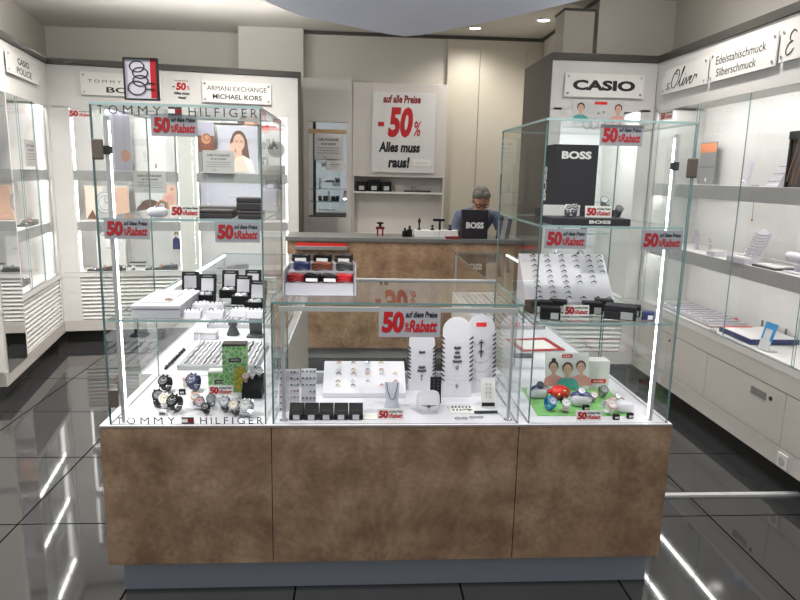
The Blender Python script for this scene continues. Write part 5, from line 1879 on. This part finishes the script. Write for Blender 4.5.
for i, (Yv, d) in enumerate(((1.78, .05), (1.72, .10), (1.70, .045))):
    o = MB()
    o.tube([(0, .014 * math.cos(a * PI / 10), .014 * math.sin(a * PI / 10) + .001) for a in range(11)], .002, 6)
    o = o.build('finger_ring', M['rose'], None, True)
    o.location = RWp(Yv, d, Zc)
    tag(o, 'rose ring standing beside the chain tray, %s' % ('next to the tray', 'further in', 'by the door lock')[i], 'ring')


def bust(lab, Yv, d, z, w, h, lean, chains=5):
    t = RWt('necklace_bust', lab, 'bust', Yv, d, z)
    m = MB()
    m.T = Matrix.Rotation(lean, 4, 'X')
    n = 14
    L, Rp = [], []
    for i in range(n + 1):
        u = i / n
        ww = w * (.5 - .16 * u) * (1 if u < .85 else math.sqrt(max(0, 1 - ((u - .85) / .15) ** 2)) * .9 + .1)
        L.append((-ww, u * h)); Rp.append((ww, u * h))
    m.prism(L + Rp[::-1], 'y', 0, .02)
    m.build('bust_body', M['velvet'], t, bevel=.004)
    MB().box(-w * .4, w * .4, 0, .09, 0, .008).build('foot', M['velvet'], t)
    for k in range(chains):
        mm = MB()
        mm.T = Matrix.Rotation(lean, 4, 'X')
        u = .25 + .6 * k / max(1, chains - 1)
        ww = w * (.5 - .16 * u)
        mm.tube([(ww * math.cos(a * PI / 8) * 1.03, -.003 - .004 * math.sin(a * PI / 8), h * u - h * .06 * math.sin(a * PI / 8)) for a in range(9)], .0022, 6)
        mm.build('chain', M['silver'], t, True)
    return t


bust('tall white necklace bust full of chains on the lower shelf', 1.55, .14, Zs1, .17, .22, R(-22), 8)
bust('white necklace bust on the upper shelf next to the black chain frame', 1.52, .20, Zs2, .12, .17, R(-30), 3)
bust('small white bust on the upper shelf beside the plain end', 1.80, .20, Zs2, .06, .17, R(-10), 1)


def hand(lab, Yv, d, z, s):
    t = RWt('ring_hand', lab, 'ring stand', Yv, d, z)
    m = MB()
    m.tube([(0, 0, 0), (0, 0, .02 * s), (.003 * s, 0, .05 * s), (.006 * s, -.004 * s, .075 * s)], [.016 * s, .012 * s, .014 * s, .017 * s], 12)
    for k, (dx, l) in enumerate(((-.013, .040), (-.004, .050), (.005, .048), (.014, .036))):
        m.tube([(.006 * s + dx * s, -.004 * s, .078 * s), (.006 * s + dx * 1.3 * s, -.008 * s, .078 * s + l * .55 * s), (.006 * s + dx * 1.4 * s, -.016 * s, .078 * s + l * s)], [.0058 * s, .0052 * s, .004 * s], 8)
    m.tube([(-.008 * s, -.002 * s, .055 * s), (-.026 * s, -.008 * s, .07 * s), (-.03 * s, -.012 * s, .09 * s)], [.007 * s, .006 * s, .0045 * s], 8)
    m.build('hand_body', M['velvet'], t, True)
    m = MB()
    m.tube([(.0068 * math.cos(a * PI / 6) * s + .003 * s, .0068 * math.sin(a * PI / 6) * s - .007 * s, .095 * s) for a in range(12)], .001 * s, 6, closed=True)
    m.build('ring', M['silver'], t, True)
    return t


hand('white hand-shaped ring stand on the lower shelf, taller one', 2.22, .16, Zs1, 1.15)
hand('white hand-shaped ring stand on the lower shelf, smaller one', 2.08, .18, Zs1, .8)
for i, (Yv, d, w, dd, h, k, lab) in enumerate(((1.85, .10, .10, .08, .03, 'velvet', 'low white jewel pad beside the ring hands'), (1.52, .06, .2, .05, .035, 'velvet', 'white low step box in front of the tall bust'), (1.28, .12, .22, .12, .012, 'ink', 'flat dark tray with a pale cover on the lower shelf'), (1.72, .22, .1, .06, .02, 'lightgrey', 'pale grey pad behind the tall bust'))):
    t = RWt('jewel_pad', lab, 'display pad', Yv, d, Zs1)
    MB().cbox(0, 0, 0, w, dd, h).build('pad_body', M[k], t, bevel=.003)
    MB().cbox(0, 0, h, w * .9, dd * .8, .006).build('pad_top', M['cardw'], t)
t = RWt('bracelet_bar', 'lilac-white T-shaped bracelet cushion on the lower shelf', 'stand', 1.07, .12, Zs1)
MB().cbox(0, 0, 0, .13, .08, .012).cbox(0, 0, .012, .025, .025, .05).build('stand_foot', M['velvet'], t, bevel=.003)
m = MB()
m.tube([(-.085, 0, .085), (-.08, 0, .085), (.08, 0, .085), (.085, 0, .085)], [.022, .027, .027, .022], 16)
m.build('bar', M['velvet'], t, True)
# chain frame
t = RWt('chain_display', 'black framed panel hung with copper coloured chains on the upper shelf', 'display frame', 1.23, .25, Zs2)
MB().box(-.21, .21, 0, .012, 0, .31).build('panel', M['ink'], t)
m = MB()
m.box(-.222, .222, -.02, .0, .27, .315).box(-.222, -.205, -.014, .014, 0, .27).box(.205, .222, -.014, .014, 0, .27)
m.build('frame', M['blackplastic'], t)
for k in range(9):
    mm = MB()
    x = -.16 + .042 * k
    mm.tube([(x + .012, -.006, .268), (x, -.012, .18), (x - .03, -.012, .10), (x - .05, -.008, .02)], .0028, 6)
    mm.build('chain', M['copper' if k % 3 else 'rose'], t, True)
m = MB()
m.tube([(0, 0, 0), (0, -.004, -.06), (.002, -.004, -.13)], .0014, 6)
m.ball((.002, -.004, -.136), (.005, .004, .008), 8, 6)
o = m.build('pendant_necklace', M['copper'], None, True)
o.location = RWp(1.42, .044, 1.52)
tag(o, 'copper chain with a small dark pendant hanging from the upper shelf edge', 'necklace')
# small sliding door lock
t = RWt('door_lock', 'small chrome sliding door lock on the glass track', 'lock', 1.60, -.002, Zc)
MB().cbox(0, 0, 0, .06, .014, .018).build('lock_body', M['chrome'], t, bevel=.003)
MB().cbox(-.035, 0, .003, .012, .012, .012).build('cylinder', M['chrome'], t, bevel=.002)

t = thing('power_socket', 'white power socket low on the bottom rail of the drawer cabinet', 'socket', (2.166, .80, .125), R(-90))
MB().box(-.04, .04, -.010, 0, 0, .08).build('socket_plate', M['cardw'], t, bevel=.003)
m = MB()
m.tube([(0, -.0105, .04), (0, -.0125, .04)], .024, 18)
m.build('socket_insert', M['lightgrey'], t, True)
